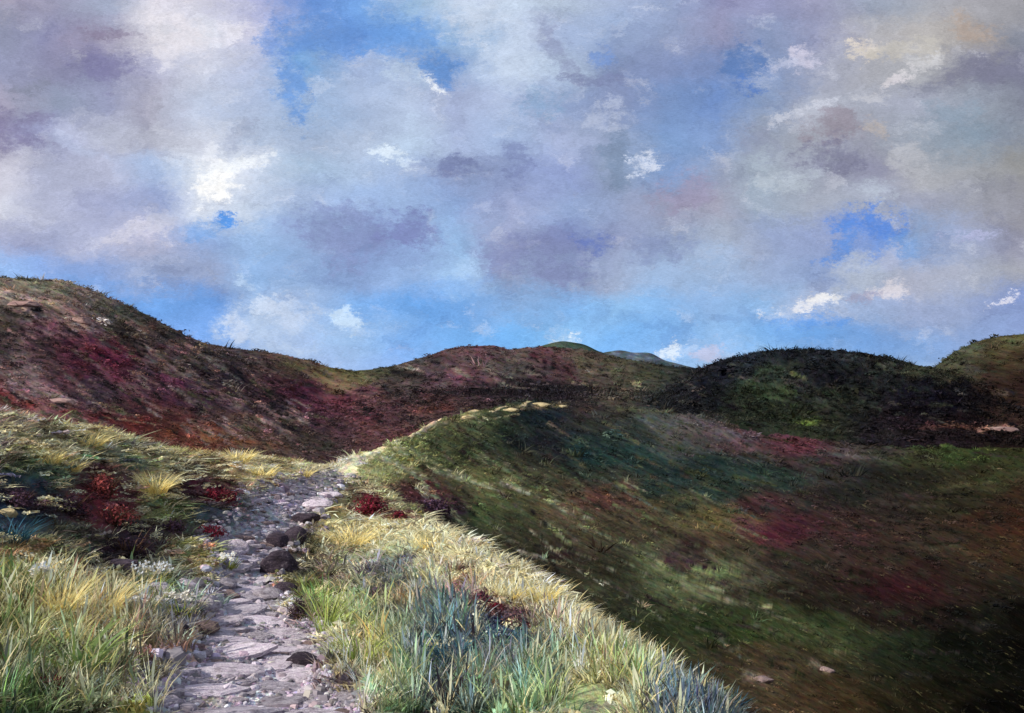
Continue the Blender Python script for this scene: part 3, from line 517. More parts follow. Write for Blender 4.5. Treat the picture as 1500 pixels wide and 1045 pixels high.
ST, GN, PK, DKs = (190, 182, 135), (140, 150, 85), (150, 115, 112), (30, 28, 34)
STROKES = [
 ('b',630,688,740,720,3.0,(200,198,138)),('b',600,690,680,770,4.0,(176,178,120)),('b',660,790,740,830,3.0,(190,186,140)),('b',740,700,830,750,2.0,(150,150,96)),('b',690,655,790,720,2.4,(110,124,74)),('b',850,770,960,815,2.6,(150,152,96)),('b',960,820,1010,850,3.0,(172,178,112)),
 ('b',655,690,700,708,2.0,ST),('b',735,706,775,722,2.2,(215,208,165)),('b',808,735,865,762,1.6,ST),('b',760,808,832,830,2.4,(200,190,150)),('b',560,672,640,708,3.4,(205,200,140)),('b',690,712,730,730,1.6,GN),
 ('b',880,700,960,745,1.4,(95,105,90)),('b',900,790,960,822,2.6,(110,112,75)),('b',950,820,1000,860,3.0,(125,130,78)),('b',1000,860,1060,880,3.0,(135,135,85)),('b',1060,880,1130,890,2.4,(165,165,115)),
 ('b',1012,826,1062,840,1.8,(140,150,88)),('b',1000,822,1050,836,3.0,(58,32,50)),('b',1030,856,1065,870,1.6,(175,175,120)),('b',900,745,1040,800,1.6,(70,52,46)),('b',980,700,1110,760,1.6,(62,84,78)),
 ('b',650,640,700,680,2.0,(95,105,70)),('b',700,640,760,690,1.6,(88,92,74)),('b',930,610,1000,650,2.0,(92,98,96)),('b',850,640,900,700,2.0,(74,88,74)),('b',1000,610,1120,650,4.0,(98,86,90)),('b',1200,664,1290,672,3.0,(86,78,76)),
 ('b',820,760,900,810,1.5,(105,98,68)),('b',640,790,760,835,2.0,(120,115,85)),('b',1100,700,1200,700,1.5,(68,82,72)),('b',1150,730,1260,735,1.5,(62,56,50)),('b',1290,737,1370,742,2.2,(66,56,48)),('b',1340,805,1400,800,3.0,(70,60,44)),
 ('b',1380,715,1450,708,3.0,(74,72,42)),('b',1150,905,1210,935,2.0,(98,105,60)),('b',1205,945,1250,960,2.2,(112,110,70)),('b',1190,970,1212,985,4,(125,108,84)),('b',1095,990,1125,995,6,(150,130,105)),('b',1280,995,1300,1000,3,(70,60,44)),
 ('b',880,905,1000,960,2.0,(105,104,66)),('b',1050,935,1085,965,2.0,(130,130,95)),('b',1330,960,1372,964,4.0,(10,14,10)),('b',1225,780,1270,786,3.5,(86,50,50)),('b',600,655,650,690,2.4,(170,170,110)),('b',1330,640,1440,655,2.4,(92,110,40)),
 ('b',700,617,760,606,1.2,(150,142,100)),('b',640,622,700,607,2.2,(205,182,125)),('b',745,598,830,594,3.4,(120,110,75)),('b',905,600,1000,606,2.2,(86,90,62)),
 ('h',232,514,290,556,3.4,(132,110,84)),('h',290,556,330,585,2.0,(105,85,72)),('h',115,495,160,540,1.5,(140,85,95)),('h',110,520,130,530,1.4,(120,115,115)),('h',20,520,45,548,4.0,(135,108,105)),('h',15,560,110,588,5.0,(152,122,122)),
 ('h',0,424,55,442,3.5,(188,162,140)),('h',90,455,130,482,5.0,(150,118,110)),('h',290,520,360,562,1.4,(110,108,100)),('h',360,562,420,600,1.4,(105,80,82)),('h',130,600,220,612,1.3,(160,120,100)),('h',150,612,235,622,1.3,(190,150,110)),
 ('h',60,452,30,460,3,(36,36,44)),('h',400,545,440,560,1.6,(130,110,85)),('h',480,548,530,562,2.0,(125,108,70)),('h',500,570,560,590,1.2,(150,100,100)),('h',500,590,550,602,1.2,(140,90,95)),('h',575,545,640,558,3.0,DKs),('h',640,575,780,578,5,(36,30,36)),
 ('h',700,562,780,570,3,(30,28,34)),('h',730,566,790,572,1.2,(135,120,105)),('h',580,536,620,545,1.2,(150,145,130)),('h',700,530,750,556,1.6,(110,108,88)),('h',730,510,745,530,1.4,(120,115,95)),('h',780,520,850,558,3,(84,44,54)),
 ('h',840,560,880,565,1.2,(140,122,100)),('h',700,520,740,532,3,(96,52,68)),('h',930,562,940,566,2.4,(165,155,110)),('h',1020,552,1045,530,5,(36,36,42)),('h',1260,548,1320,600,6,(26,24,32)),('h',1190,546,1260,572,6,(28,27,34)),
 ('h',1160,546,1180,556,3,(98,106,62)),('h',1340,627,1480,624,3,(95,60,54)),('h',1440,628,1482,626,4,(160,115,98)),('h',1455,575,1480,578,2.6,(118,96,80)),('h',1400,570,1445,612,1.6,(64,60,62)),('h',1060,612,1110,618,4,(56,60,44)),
 ('h',1180,621,1200,617,4,(115,135,52)),('h',300,640,380,648,4,(145,86,46)),
 ('r',30,640,160,640,3.0,(170,165,125)),('r',160,648,260,672,3.4,(185,180,130)),('r',320,660,420,690,4.0,(226,208,150)),('r',420,690,480,700,3.5,(215,205,150)),('r',190,660,240,685,4,(215,205,140)),('r',440,690,495,670,2.4,(215,205,150)),
 ('r',690,806,760,842,3.0,(222,214,170)),('r',760,842,850,900,4.0,(232,222,170)),('r',860,920,935,960,6.0,(242,212,135)),('r',930,958,1040,1018,4.0,(236,222,160)),('r',500,760,600,790,5,(228,206,130)),('r',130,728,190,752,5,(128,52,60)),
]

rs_ = random.Random(99)
for _ in range(330):
    x0 = rs_.uniform(570, 1480) if rs_.random() < .5 else rs_.uniform(570, 1150); y0 = rs_.uniform(max(612, 600 + (x0 - 600) * .02), 1000)
    an = math.radians(min(50, max(3, 50 - (x0 - 620) * .075)) + rs_.gauss(0, 4)); ln_ = rs_.uniform(18, 75)
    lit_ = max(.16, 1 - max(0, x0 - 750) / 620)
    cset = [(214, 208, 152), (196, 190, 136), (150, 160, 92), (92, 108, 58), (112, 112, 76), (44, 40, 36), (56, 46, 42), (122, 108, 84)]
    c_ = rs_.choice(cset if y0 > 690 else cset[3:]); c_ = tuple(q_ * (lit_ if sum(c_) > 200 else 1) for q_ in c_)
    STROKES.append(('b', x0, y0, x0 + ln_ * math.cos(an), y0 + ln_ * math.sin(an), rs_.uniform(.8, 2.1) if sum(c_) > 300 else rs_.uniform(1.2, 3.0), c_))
for _ in range(190):
    x0 = rs_.uniform(-20, 430); top = np.interp(x0, [0, 120, 320, 430], [425, 435, 520, 580])
    y0 = rs_.uniform(top, 640); an = math.radians(rs_.gauss(33, 6)); ln_ = rs_.uniform(12, 50)
    c_ = rs_.choice([(160, 128, 118), (128, 108, 98), (40, 36, 38), (34, 30, 32), (98, 92, 66), (150, 112, 104)])
    STROKES.append(('h', x0, y0, x0 + ln_ * math.cos(an), y0 + ln_ * math.sin(an), rs_.uniform(1.3, 3.6), c_))
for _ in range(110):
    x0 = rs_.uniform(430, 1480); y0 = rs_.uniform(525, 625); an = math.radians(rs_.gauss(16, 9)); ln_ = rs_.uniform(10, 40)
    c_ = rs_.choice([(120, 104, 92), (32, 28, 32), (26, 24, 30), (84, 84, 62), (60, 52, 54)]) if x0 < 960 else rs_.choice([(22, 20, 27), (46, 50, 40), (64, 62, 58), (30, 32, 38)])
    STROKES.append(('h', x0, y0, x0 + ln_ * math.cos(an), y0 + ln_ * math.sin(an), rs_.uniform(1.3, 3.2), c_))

GAIN = 0.98      # sunlit flat ground shows about this much of its own colour


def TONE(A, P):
    """valley greener towards the ridge; crag side darkened, shade put into the colour"""
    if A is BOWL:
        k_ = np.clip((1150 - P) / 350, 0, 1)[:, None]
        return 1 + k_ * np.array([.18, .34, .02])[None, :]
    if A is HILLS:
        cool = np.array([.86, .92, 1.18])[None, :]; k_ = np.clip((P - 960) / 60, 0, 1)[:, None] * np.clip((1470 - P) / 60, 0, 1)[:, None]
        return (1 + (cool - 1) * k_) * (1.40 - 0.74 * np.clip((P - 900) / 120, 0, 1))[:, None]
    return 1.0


def ground_colour(P, Q, SSv, dp, jit=1.0, X=None, Y=None):
    """colour of the ground at an image pixel position, painted shade and haze included; patch outlines broken up by noise"""
    r_ = np.hypot(X, Y); b_ = np.arctan2(X, Y)
    l_ = np.log(np.maximum(r_, 0.3))
    # noise fixed to the land: bearing, and distance (log) so that near patches are small and far ones large
    nx = b_ * 40; ny = np.where(SSv < 3.5, l_ * 12, l_ * 10)
    wx = 16 * fbm(nx, ny, 201, 3) + 10 * fbm(nx * 5, ny * 5, 211, 3, 0.7)
    wy = 9 * fbm(nx, ny, 221, 3) + 7 * fbm(nx * 5, ny * 6, 231, 3, 0.7)
    rj = np.random.default_rng(5)
    wx = (wx + rj.normal(0, 4.0, len(P))) * jit; wy = (wy + rj.normal(0, 2.6, len(P))) * jit
    col = np.zeros((len(P), 3))
    far = SSv > 13.9
    hil = (SSv + .45 * fbm(b_ * 60, l_ * 25, 251, 4) > 8.5) & ~far
    bow = (~far) & (~hil) & (((SSv > 3.05) & (P > 520 + 0 * P)) | (SSv > 7.0))
    rdg = ~(far | hil | bow)
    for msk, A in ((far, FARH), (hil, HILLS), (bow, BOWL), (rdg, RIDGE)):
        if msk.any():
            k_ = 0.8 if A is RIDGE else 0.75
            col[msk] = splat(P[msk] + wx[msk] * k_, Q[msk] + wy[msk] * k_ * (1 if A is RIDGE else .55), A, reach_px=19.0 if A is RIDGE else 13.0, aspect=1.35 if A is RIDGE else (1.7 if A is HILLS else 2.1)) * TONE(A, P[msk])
    IDX = {}
    for kd_, mk in (('b', bow), ('h', hil), ('r', rdg)):
        ix_ = np.where(mk)[0]
        IDX[kd_] = ix_[np.argsort(P[ix_])]
    PS = {kd_: P[v_] for kd_, v_ in IDX.items()}
    for kind_, x0, y0, x1, y1, hw, c in STROKES:
        a0_, a1_ = np.searchsorted(PS[kind_], [min(x0, x1) - 30, max(x0, x1) + 30])
        mk = IDX[kind_][a0_:a1_]
        mk = mk[(Q[mk] > min(y0, y1) - 25) & (Q[mk] < max(y0, y1) + 25)]
        if not len(mk):
            continue
        p_ = P[mk] + wx[mk] * .22; q_ = Q[mk] + wy[mk] * .22
        t = np.clip(((p_ - x0) * (x1 - x0) + (q_ - y0) * (y1 - y0)) / ((x1 - x0) ** 2 + (y1 - y0) ** 2), 0, 1)
        d = np.hypot(p_ - x0 - t * (x1 - x0), q_ - y0 - t * (y1 - y0)) / (hw * (1.15 - 0.6 * t))
        f_ = (np.clip(1.5 - d, 0, 1) * np.clip(0.75 + 1.1 * fbm(b_[mk] * 240, l_[mk] * 34, 77, 3), 0, 1))[:, None]
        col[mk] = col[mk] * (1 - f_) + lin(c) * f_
    pth = (dp < 1.45) & (SSv < 7.6)
    if pth.any():
        c = splat(P[pth] + wx[pth] * .6, Q[pth] + wy[pth] * .6, TRACK)
        c = c * (1.1 + .5 * np.clip((Q[pth] - 705) / 30, 0, 1))[:, None]
        e = np.clip((1.25 - dp[pth]) / 0.3, 0, 1)[:, None]
        col[pth] = col[pth] * (1 - e) + c * e
    g_ = (col @ np.array([.3, .59, .11]))[:, None]
    k_ = np.where(hil, .80, np.where(bow, .80, .88))[:, None]
    col = g_ + (col - g_) * k_
    return np.clip(col / GAIN, 0.002, 0.8)


flat = lambda a: a.ravel()
BW = (np.abs(AZ)[None, :] < R(75)) & (SS >= 0)
CG = np.zeros((NR * NC, 3))
bwf = flat(BW)
# outside the frame the last colours carry on, broken up by the same noise
Pq = np.clip(flat(PXG), -170, 1640); Qq = np.clip(flat(PYG), 380, 1300)
inn = bwf
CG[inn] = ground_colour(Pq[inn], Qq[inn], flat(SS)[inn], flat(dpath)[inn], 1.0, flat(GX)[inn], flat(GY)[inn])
oo = ~inn
nn = fbm(flat(GX)[oo] / flat(rad)[oo] * 9, flat(lr)[oo] * 5, 301, 4)
ca_, cb_, cc_ = lin((95, 100, 62)), lin((70, 48, 50)), lin((150, 142, 92))
q1 = np.clip(nn * 2 + 0.5, 0, 1)[:, None]; q2 = np.clip(-nn * 3 - 0.4, 0, 1)[:, None]
CG[oo] = (ca_ * (1 - q1) + cb_ * q1) * (1 - q2) + cc_ * q2


# ------------------------------------------------------------------ terrain meshes, split along the natural breaks
def land_material(name, along, across, tilt, contrast, fleck, fleck_col, bump, scale_near=True):
    m = bpy.data.materials.new(name); m.use_nodes = True
    t = NT(m.node_tree); t.n.clear()
    at = t.new('ShaderNodeAttribute', attribute_name='land_colour')
    lay = t.new('ShaderNodeAttribute', attribute_name='lie')
    rot = t.new('ShaderNodeVectorRotate', rotation_type='Z_AXIS')
    t.l.new(lay.outputs['Vector'], rot.inputs['Vector']); rot.inputs['Angle'].default_value = R(tilt)
    Wd = t.noise(rot.outputs[0], 14.0, 2.0, 0.5, '2D', True)
    base = t.vmath('ADD', rot.outputs[0], t.vmath('MULTIPLY', t.vmath('SUBTRACT', Wd, (.5, .5, .5)), (0.008, 0.008, 0)))
    v = t.vmath('MULTIPLY', base, (along, across, 1))
    a = t.noise(v, 1.0, 5.0, 0.72, '2D')
    b = t.noise(v, 3.7, 4.0, 0.75, '2D')
    c = t.noise(t.vmath('MULTIPLY', base, (along * 2.2, across * 1.1, 1)), 2.6, 3.0, 0.7, '2D', True)
    g1 = t.math('MULTIPLY', t.maprange(a, 0.28, 0.72, 1 - contrast, 1 + contrast, False), t.maprange(b, 0.25, 0.75, 1 - contrast * .8, 1 + contrast * .9, False))
    tint = t.vmath('ADD', t.vmath('MULTIPLY', t.vmath('SUBTRACT', c, (.5, .5, .5)), (1.0, 0.7, 0.9)), (1, 1, 1))
    gv = t.new('ShaderNodeCombineXYZ')
    for k in range(3):
        t.l.new(g1, gv.inputs[k])
    mul = t.vmath('MULTIPLY', t.vmath('MULTIPLY', at.outputs['Color'], gv.outputs[0]), tint)
    fl = t.noise(t.vmath('MULTIPLY', base, (along * 3.5, across * 3.0, 1)), 1.3, 3.0, 0.8, '2D')
    patch = t.noise(t.vmath('MULTIPLY', base, (along * .5, across * .45, 1)), 1.0, 2.0, 0.6, '2D')
    ff_ = t.math('MULTIPLY', t.maprange(fl, 0.62, 0.74, 0.0, 1.0), t.maprange(patch, 0.42, 0.66, 0.12, 1.0))
    lighter = t.mix(0.45, t.vmath('MULTIPLY', mul, (2.2, 2.1, 1.9)), (*lin(fleck_col), 1))
    out = t.mix(t.math('MULTIPLY', ff_, fleck), mul, lighter)
    bs = t.new('ShaderNodeBsdfDiffuse')
    t.l.new(out, bs.inputs['Color'])
    bm_ = t.new('ShaderNodeBump')
    bm_.inputs['Strength'].default_value = bump
    bm_.inputs['Distance'].default_value = 0.05
    geo = t.new('ShaderNodeCameraData')
    pos = t.new('ShaderNodeAttribute', attribute_name='reach')
    t.l.new(t.math('MULTIPLY', pos.outputs['Fac'], 0.005), bm_.inputs['Distance'])
    t.l.new(t.math('ADD', t.math('MULTIPLY', a, 1.0), t.math('MULTIPLY', b, 0.6)), bm_.inputs['Height'])
    t.l.new(bm_.outputs[0], bs.inputs['Normal'])
    o = t.new('ShaderNodeOutputMaterial'); t.l.new(bs.outputs[0], o.inputs[0])
    t.n.remove(geo)
    return m


M_RIDGE = land_material('rough_grass_and_soil', 34, 60, 10, 0.42, 0.5, (225, 215, 165), 0.8)
M_PATH = land_material('worn_path_soil', 22, 55, -12, 0.38, 0.5, (235, 225, 225), 0.9)
M_BOWL = land_material('valley_moor', 16, 85, 24, 0.42, 0.5, (190, 180, 120), 0.6)
M_HEATHER = land_material('heather_slope', 18, 85, 24, 0.5, 0.7, (170, 140, 125), 0.7)
M_CRAG = land_material('dark_crag', 30, 60, 30, 0.55, 0.3, (110, 120, 80), 0.8)
M_FAR = land_material('far_moor', 20, 90, 12, 0.42, 0.5, (160, 145, 120), 0.5)

lie = np.stack([flat(PXG) / F, -flat(PYG) / F, np.zeros(NR * NC)], 1)
# pattern coordinates everywhere are bearing and rise as seen from the camera
reach = flat(rad)
XYZ = np.stack([flat(GX), flat(GY), flat(GZ)], 1)
fi = np.arange(NR - 1)[:, None] * NC + np.arange(NC - 1)[None, :]
quads = np.stack([fi, fi + 1, fi + NC + 1, fi + NC], -1)          # (NR-1, NC-1, 4)
fS = S[:-1][:, None] + 0 * fi
fP = (PXG[:-1, :-1])
fD = (dpath[:-1, :-1] + dpath[1:, 1:]) / 2
lie[:, 0] = np.arctan2(XYZ[:, 0], XYZ[:, 1]); lie[:, 1] = np.where(flat(SS) < 3.5, XYZ[:, 2] / reach, XYZ[:, 2] / reach)
reg = np.full(fi.shape, 0)
reg[(fS >= 3.0) & (fP > 560)] = 2
reg[(fS >= 7.0)] = 2
reg[(fS >= 8.0) & (fS < 12) & (fP < 470)] = 3
reg[(fS >= 8.5) & (fS < 12) & (fP >= 470) & (fP < 960)] = 4
reg[(fS >= 8.6) & (fS < 12) & (fP >= 960)] = 5
reg[(fS >= 12) & (fP < 1200)] = 6
reg[(fS >= 12) & (fP >= 1200)] = 7
reg[(fS >= 14) & (fS < 16)] = 8
reg[(fS >= 16)] = 9
reg[(fD < 1.08) & (fS < 7.4) & (rad[:-1, :-1] > 0.9)] = 1
NAMES = {0: ('ridge_ground', M_RIDGE), 1: ('path', M_PATH), 2: ('valley', M_BOWL), 3: ('heather_hill', M_HEATHER), 4: ('foothill', M_HEATHER),
         5: ('crag_hill', M_CRAG), 6: ('moorland_hill', M_FAR), 7: ('brown_hill', M_FAR), 8: ('green_hill', M_FAR), 9: ('distant_hill', M_FAR)}


def mesh_from(name, V, Fq, mat, cols=None, extra=None, smooth=True):
    used, inv = np.unique(Fq.ravel(), return_inverse=True)
    v = V[used]
    me = bpy.data.meshes.new(name)
    nf = len(Fq); k = Fq.shape[1]
    me.vertices.add(len(v)); me.vertices.foreach_set('co', v.astype(np.float32).ravel())
    me.loops.add(nf * k); me.loops.foreach_set('vertex_index', inv.astype(np.int32).ravel())
    me.polygons.add(nf); me.polygons.foreach_set('loop_start', (np.arange(nf) * k).astype(np.int32))
    if smooth:
        me.polygons.foreach_set('use_smooth', np.ones(nf, bool))
    if cols is not None:
        at = me.attributes.new('land_colour', 'FLOAT_COLOR', 'POINT')
        at.data.foreach_set('color', np.concatenate([cols[used], np.ones((len(used), 1))], 1).astype(np.float32).ravel())
    for nm, arr in (extra or {}).items():
        if arr.ndim == 2:
            at = me.attributes.new(nm, 'FLOAT_VECTOR', 'POINT'); at.data.foreach_set('vector', arr[used].astype(np.float32).ravel())
        else:
            at = me.attributes.new(nm, 'FLOAT', 'POINT'); at.data.foreach_set('value', arr[used].astype(np.float32).ravel())
    me.materials.append(mat)
    me.update(calc_edges=True)
    o = bpy.data.objects.new(name, me)
    COL.objects.link(o)
    return o


LAND = {}
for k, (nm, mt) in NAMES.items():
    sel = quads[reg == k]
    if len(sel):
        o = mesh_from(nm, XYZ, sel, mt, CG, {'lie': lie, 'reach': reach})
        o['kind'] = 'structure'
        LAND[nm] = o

# ------------------------------------------------------------------ plants: tuft shapes
def rough(name, kind='tint', colour=None, root=(88, 74, 50), rootmix=0.5, jitter=0.35, translucent=0.25):
    """leaf and blade material; colour from the clump itself"""
    m = bpy.data.materials.new(name); m.use_nodes = True
    t = NT(m.node_tree); t.n.clear()
    if colour is None:
        a = t.new('ShaderNodeAttribute', attribute_name='tint'); a.attribute_type = 'INSTANCER'
        base = a.outputs['Color']
    else:
        base = (*[float(v) for v in lin(colour)], 1)
    up = t.new('ShaderNodeAttribute', attribute_name='up')
    rn = t.new('ShaderNodeAttribute', attribute_name='odd')
    j = t.maprange(rn.outputs['Fac'], 0, 1, 1 - jitter, 1 + jitter * 1.3, False)
    cc = t.new('ShaderNodeCombineColor')
    hue = t.math('FRACT', t.math('MULTIPLY', rn.outputs['Fac'], 7.31))
    t.l.new(t.math('MULTIPLY', j, t.maprange(hue, 0, 1, 0.9, 1.12, False)), cc.inputs[0]); t.l.new(j, cc.inputs[1]); t.l.new(t.math('MULTIPLY', j, t.maprange(hue, 0, 1, 1.15, 0.8, False)), cc.inputs[2])
    c = t.mix(1.0, base, cc.outputs[0], 'MULTIPLY')
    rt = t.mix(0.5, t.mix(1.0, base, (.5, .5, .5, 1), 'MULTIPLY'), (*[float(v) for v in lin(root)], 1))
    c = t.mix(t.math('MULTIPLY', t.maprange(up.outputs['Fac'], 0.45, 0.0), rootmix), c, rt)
    bs = t.new('ShaderNodeBsdfPrincipled'); t.l.new(c, bs.inputs['Base Color'])
    bs.inputs['Roughness'].default_value = 0.75; bs.inputs['Specular IOR Level'].default_value = 0.12
    tr = t.new('ShaderNodeBsdfTranslucent'); t.l.new(c, tr.inputs[0])
    mx = t.new('ShaderNodeMixShader'); mx.inputs[0].default_value = translucent
    t.l.new(bs.outputs[0], mx.inputs[1]); t.l.new(tr.outputs[0], mx.inputs[2])
    o = t.new('ShaderNodeOutputMaterial'); t.l.new(mx.outputs[0], o.inputs[0])
    return m


def raw_mesh(name, verts, faces, mat, up=None, odd=None):
    me = bpy.data.meshes.new(name)
    me.from_pydata([tuple(map(float, v)) for v in verts], [], faces)
    for nm, arr in (('up', up), ('odd', odd)):
        if arr is not None:
            at = me.attributes.new(nm, 'FLOAT', 'POINT'); at.data.foreach_set('value', np.array(arr, np.float32))
    me.materials.append(mat)
    return me


def blades(name, n, hgt, wid, spread, lean, mat, seed, base_r=0.1, heads=0.0, segs=3):
    """a clump of tapering, bending blades"""
    rg = random.Random(seed)
    V, Fc, U, O = [], [], [], []
    for _ in range(n):
        a = rg.uniform(0, 6.283); rr_ = base_r * math.sqrt(rg.random())
        bx, by = rr_ * math.cos(a), rr_ * math.sin(a)
        b = a + rg.uniform(-1.0, 1.0)
        H = hgt * rg.uniform(0.45, 1.15); ln = lean * rg.uniform(0.2, 1.3); w_ = wid * rg.uniform(0.6, 1.3)
        od = rg.random(); ph = rg.uniform(0, 6.283)
        wx_, wy_ = math.cos(ph) * w_ / 2, math.sin(ph) * w_ / 2
        i0 = len(V)
        for k in range(segs + 1):
            f = k / segs
            x = bx + math.cos(b) * H * ln * f ** 1.8 + spread * math.cos(b) * f
            y = by + math.sin(b) * H * ln * f ** 1.8 + spread * math.sin(b) * f
            z = H * (f - 0.28 * ln * f * f) - 0.02 * (k == 0)
            q_ = (1 - f) ** 0.6 if not (heads and od < heads and k == segs - 1) else 1.8
            if k < segs:
                V += [(x - wx_ * q_, y - wy_ * q_, z), (x + wx_ * q_, y + wy_ * q_, z)]; U += [f, f]; O += [od, od]
            else:
                V.append((x, y, z)); U.append(1); O.append(od)
        for k in range(segs - 1):
            a0 = i0 + 2 * k
            Fc.append((a0, a0 + 1, a0 + 3, a0 + 2))
        a0 = i0 + 2 * (segs - 1)
        Fc.append((a0, a0 + 1, a0 + 2))
    return raw_mesh(name, V, Fc, mat, U, O)


def leafy(name, n, rx, rz, leaf, mat, seed, flat_=0.35):
    """small leaves crowded over an uneven dome"""
    rg = random.Random(seed)
    V, Fc, U, O = [], [], [], []
    lob = [(rg.uniform(0, 6.28), rg.uniform(.0, .55), rg.uniform(.45, .75)) for _ in range(6)]
    for _ in range(n):
        la, ld, ls = rg.choice(lob)
        th = rg.uniform(0, 6.283); ph = math.acos(rg.uniform(0, 1)); q_ = rg.uniform(0.55, 1.06)
        x = rx * (ld * math.cos(la) + ls * q_ * math.sin(ph) * math.cos(th)); y = rx * (ld * math.sin(la) + ls * q_ * math.sin(ph) * math.sin(th))
        z = rz * q_ * math.cos(ph) * (0.6 + ls * .6)
        c = Vector((x, y, z)); nrm = Vector((x + rg.gauss(0, rx * .5), y + rg.gauss(0, rx * .5), z + rz * flat_ + rg.gauss(0, rz * .4))).normalized()
        t1 = nrm.orthogonal().normalized(); t2 = nrm.cross(t1)
        an = rg.uniform(0, 6.28); s_ = leaf * rg.uniform(.6, 1.4)
        e1 = (t1 * math.cos(an) + t2 * math.sin(an)) * s_; e2 = (t2 * math.cos(an) - t1 * math.sin(an)) * s_ * .5
        i0 = len(V)
        V += [c - e1, c + e2, c + e1, c - e2]; od = rg.random(); U += [max(0, z / rz)] * 4; O += [od] * 4
        Fc.append((i0, i0 + 1, i0 + 2, i0 + 3))
    return raw_mesh(name, V, Fc, mat, U, O)


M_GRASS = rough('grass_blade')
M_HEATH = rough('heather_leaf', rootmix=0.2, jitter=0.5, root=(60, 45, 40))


def proto_collection(name, meshes):
    c = bpy.data.collections.new(name)
    for k, me in enumerate(meshes):
        c.objects.link(bpy.data.objects.new('%s_%02d' % (name, k), me))
    return c


def scatter(name, coll_, pos, rot, scl, tint, pick, label, cat, group=None):
    me = bpy.data.meshes.new(name)
    n = len(pos)
    me.vertices.add(n); me.vertices.foreach_set('co', pos.astype(np.float32).ravel())
    a = me.attributes.new('spin', 'FLOAT_VECTOR', 'POINT'); a.data.foreach_set('vector', rot.astype(np.float32).ravel())
    a = me.attributes.new('size', 'FLOAT_VECTOR', 'POINT'); a.data.foreach_set('vector', scl.astype(np.float32).ravel())
    a = me.attributes.new('tint', 'FLOAT_COLOR', 'POINT'); a.data.foreach_set('color', np.concatenate([tint, np.ones((n, 1))], 1).astype(np.float32).ravel())
    a = me.attributes.new('pick', 'INT', 'POINT'); a.data.foreach_set('value', pick.astype(np.int32))
    o = bpy.data.objects.new(name, me); COL.objects.link(o)
    ng = bpy.data.node_groups.new(name, 'GeometryNodeTree')
    ng.interface.new_socket('Geometry', in_out='INPUT', socket_type='NodeSocketGeometry')
    ng.interface.new_socket('Geometry', in_out='OUTPUT', socket_type='NodeSocketGeometry')
    n_ = ng.nodes; l_ = ng.links
    gi = n_.new('NodeGroupInput'); go = n_.new('NodeGroupOutput')
    iop = n_.new('GeometryNodeInstanceOnPoints'); ci = n_.new('GeometryNodeCollectionInfo')
    ci.inputs['Collection'].default_value = coll_
    ci.inputs['Separate Children'].default_value = True; ci.inputs['Reset Children'].default_value = True

    def nat(nm, ty):
        q_ = n_.new('GeometryNodeInputNamedAttribute'); q_.data_type = ty; q_.inputs['Name'].default_value = nm
        return q_.outputs['Attribute']
    m2p = n_.new('GeometryNodeMeshToPoints')
    l_.new(gi.outputs[0], m2p.inputs['Mesh']); l_.new(m2p.outputs[0], iop.inputs['Points'])
    l_.new(ci.outputs[0], iop.inputs['Instance']); iop.inputs['Pick Instance'].default_value = True
    l_.new(nat('pick', 'INT'), iop.inputs['Instance Index'])
    e2r = n_.new('FunctionNodeEulerToRotation'); l_.new(nat('spin', 'FLOAT_VECTOR'), e2r.inputs[0])
    l_.new(e2r.outputs[0], iop.inputs['Rotation']); l_.new(nat('size', 'FLOAT_VECTOR'), iop.inputs['Scale'])
    l_.new(iop.outputs[0], go.inputs[0])
    md = o.modifiers.new('plants', 'NODES'); md.node_group = ng
    o['kind'] = 'stuff'; o['label'] = label; o['category'] = cat
    return o


def sample_land(n, s0, s1, p0, p1, seed):
    """random spots between two breaks of slope, spread evenly as the land is gridded"""
    rg = np.random.default_rng(seed)
    i0, i1 = np.searchsorted(S, s0), np.searchsorted(S, s1) - 2
    j0, j1 = np.searchsorted(PXG[0], 0), NC
    jj = np.where((pxg[0] > p0) & (pxg[0] < p1))[0]
    fi_ = rg.uniform(i0, i1, n); fj_ = rg.uniform(jj[0], jj[-1] - 1, n)
    i = fi_.astype(int); j = fj_.astype(int); a = fi_ - i; b = fj_ - j
    f = lambda G: (G[i, j] * (1 - a) * (1 - b) + G[i + 1, j] * a * (1 - b) + G[i, j + 1] * (1 - a) * b + G[i + 1, j + 1] * a * b)
    return f(GX), f(GY), f(GZ), f(SS), f(dpath), i, j


def colours_at(x, y, z, s, d, jit=1.0):
    P, Q = project(x, y, z)
    return ground_colour(np.clip(P, -170, 1640), np.clip(Q, 380, 1300), s, d, jit, x, y), P, Q


GP1 = proto_collection('tuft', [
    blades('tuft', 20, .12, .0090, .03, .7, M_GRASS, 1, .07),
    blades('tuft', 24, .08, .0120, .05, 1.0, M_GRASS, 2, .09),
    blades('tuft', 14, .19, .0075, .02, .5, M_GRASS, 3, .05, heads=.5),
    blades('tuft', 22, .055, .0170, .06, 1.2, M_GRASS, 4, .10),
    leafy('sprig', 130, .10, .09, .012, M_HEATH, 5),
    leafy('sprig', 160, .13, .07, .011, M_HEATH, 6),
    leafy('mat', 46, .12, .035, .028, M_HEATH, 7),
])
GP2 = proto_collection('clump', [
    blades('clump', 16, 1.0, .11, .3, .6, M_GRASS, 11, .45, segs=2),
    blades('clump', 20, .8, .12, .4, .9, M_GRASS, 12, .55, segs=2),
    leafy('bush', 46, .75, .6, .16, M_HEATH, 13),
    leafy('bush', 60, .9, .5, .13, M_HEATH, 14),
])
lum = lambda c: c @ np.array([.25, .65, .10])


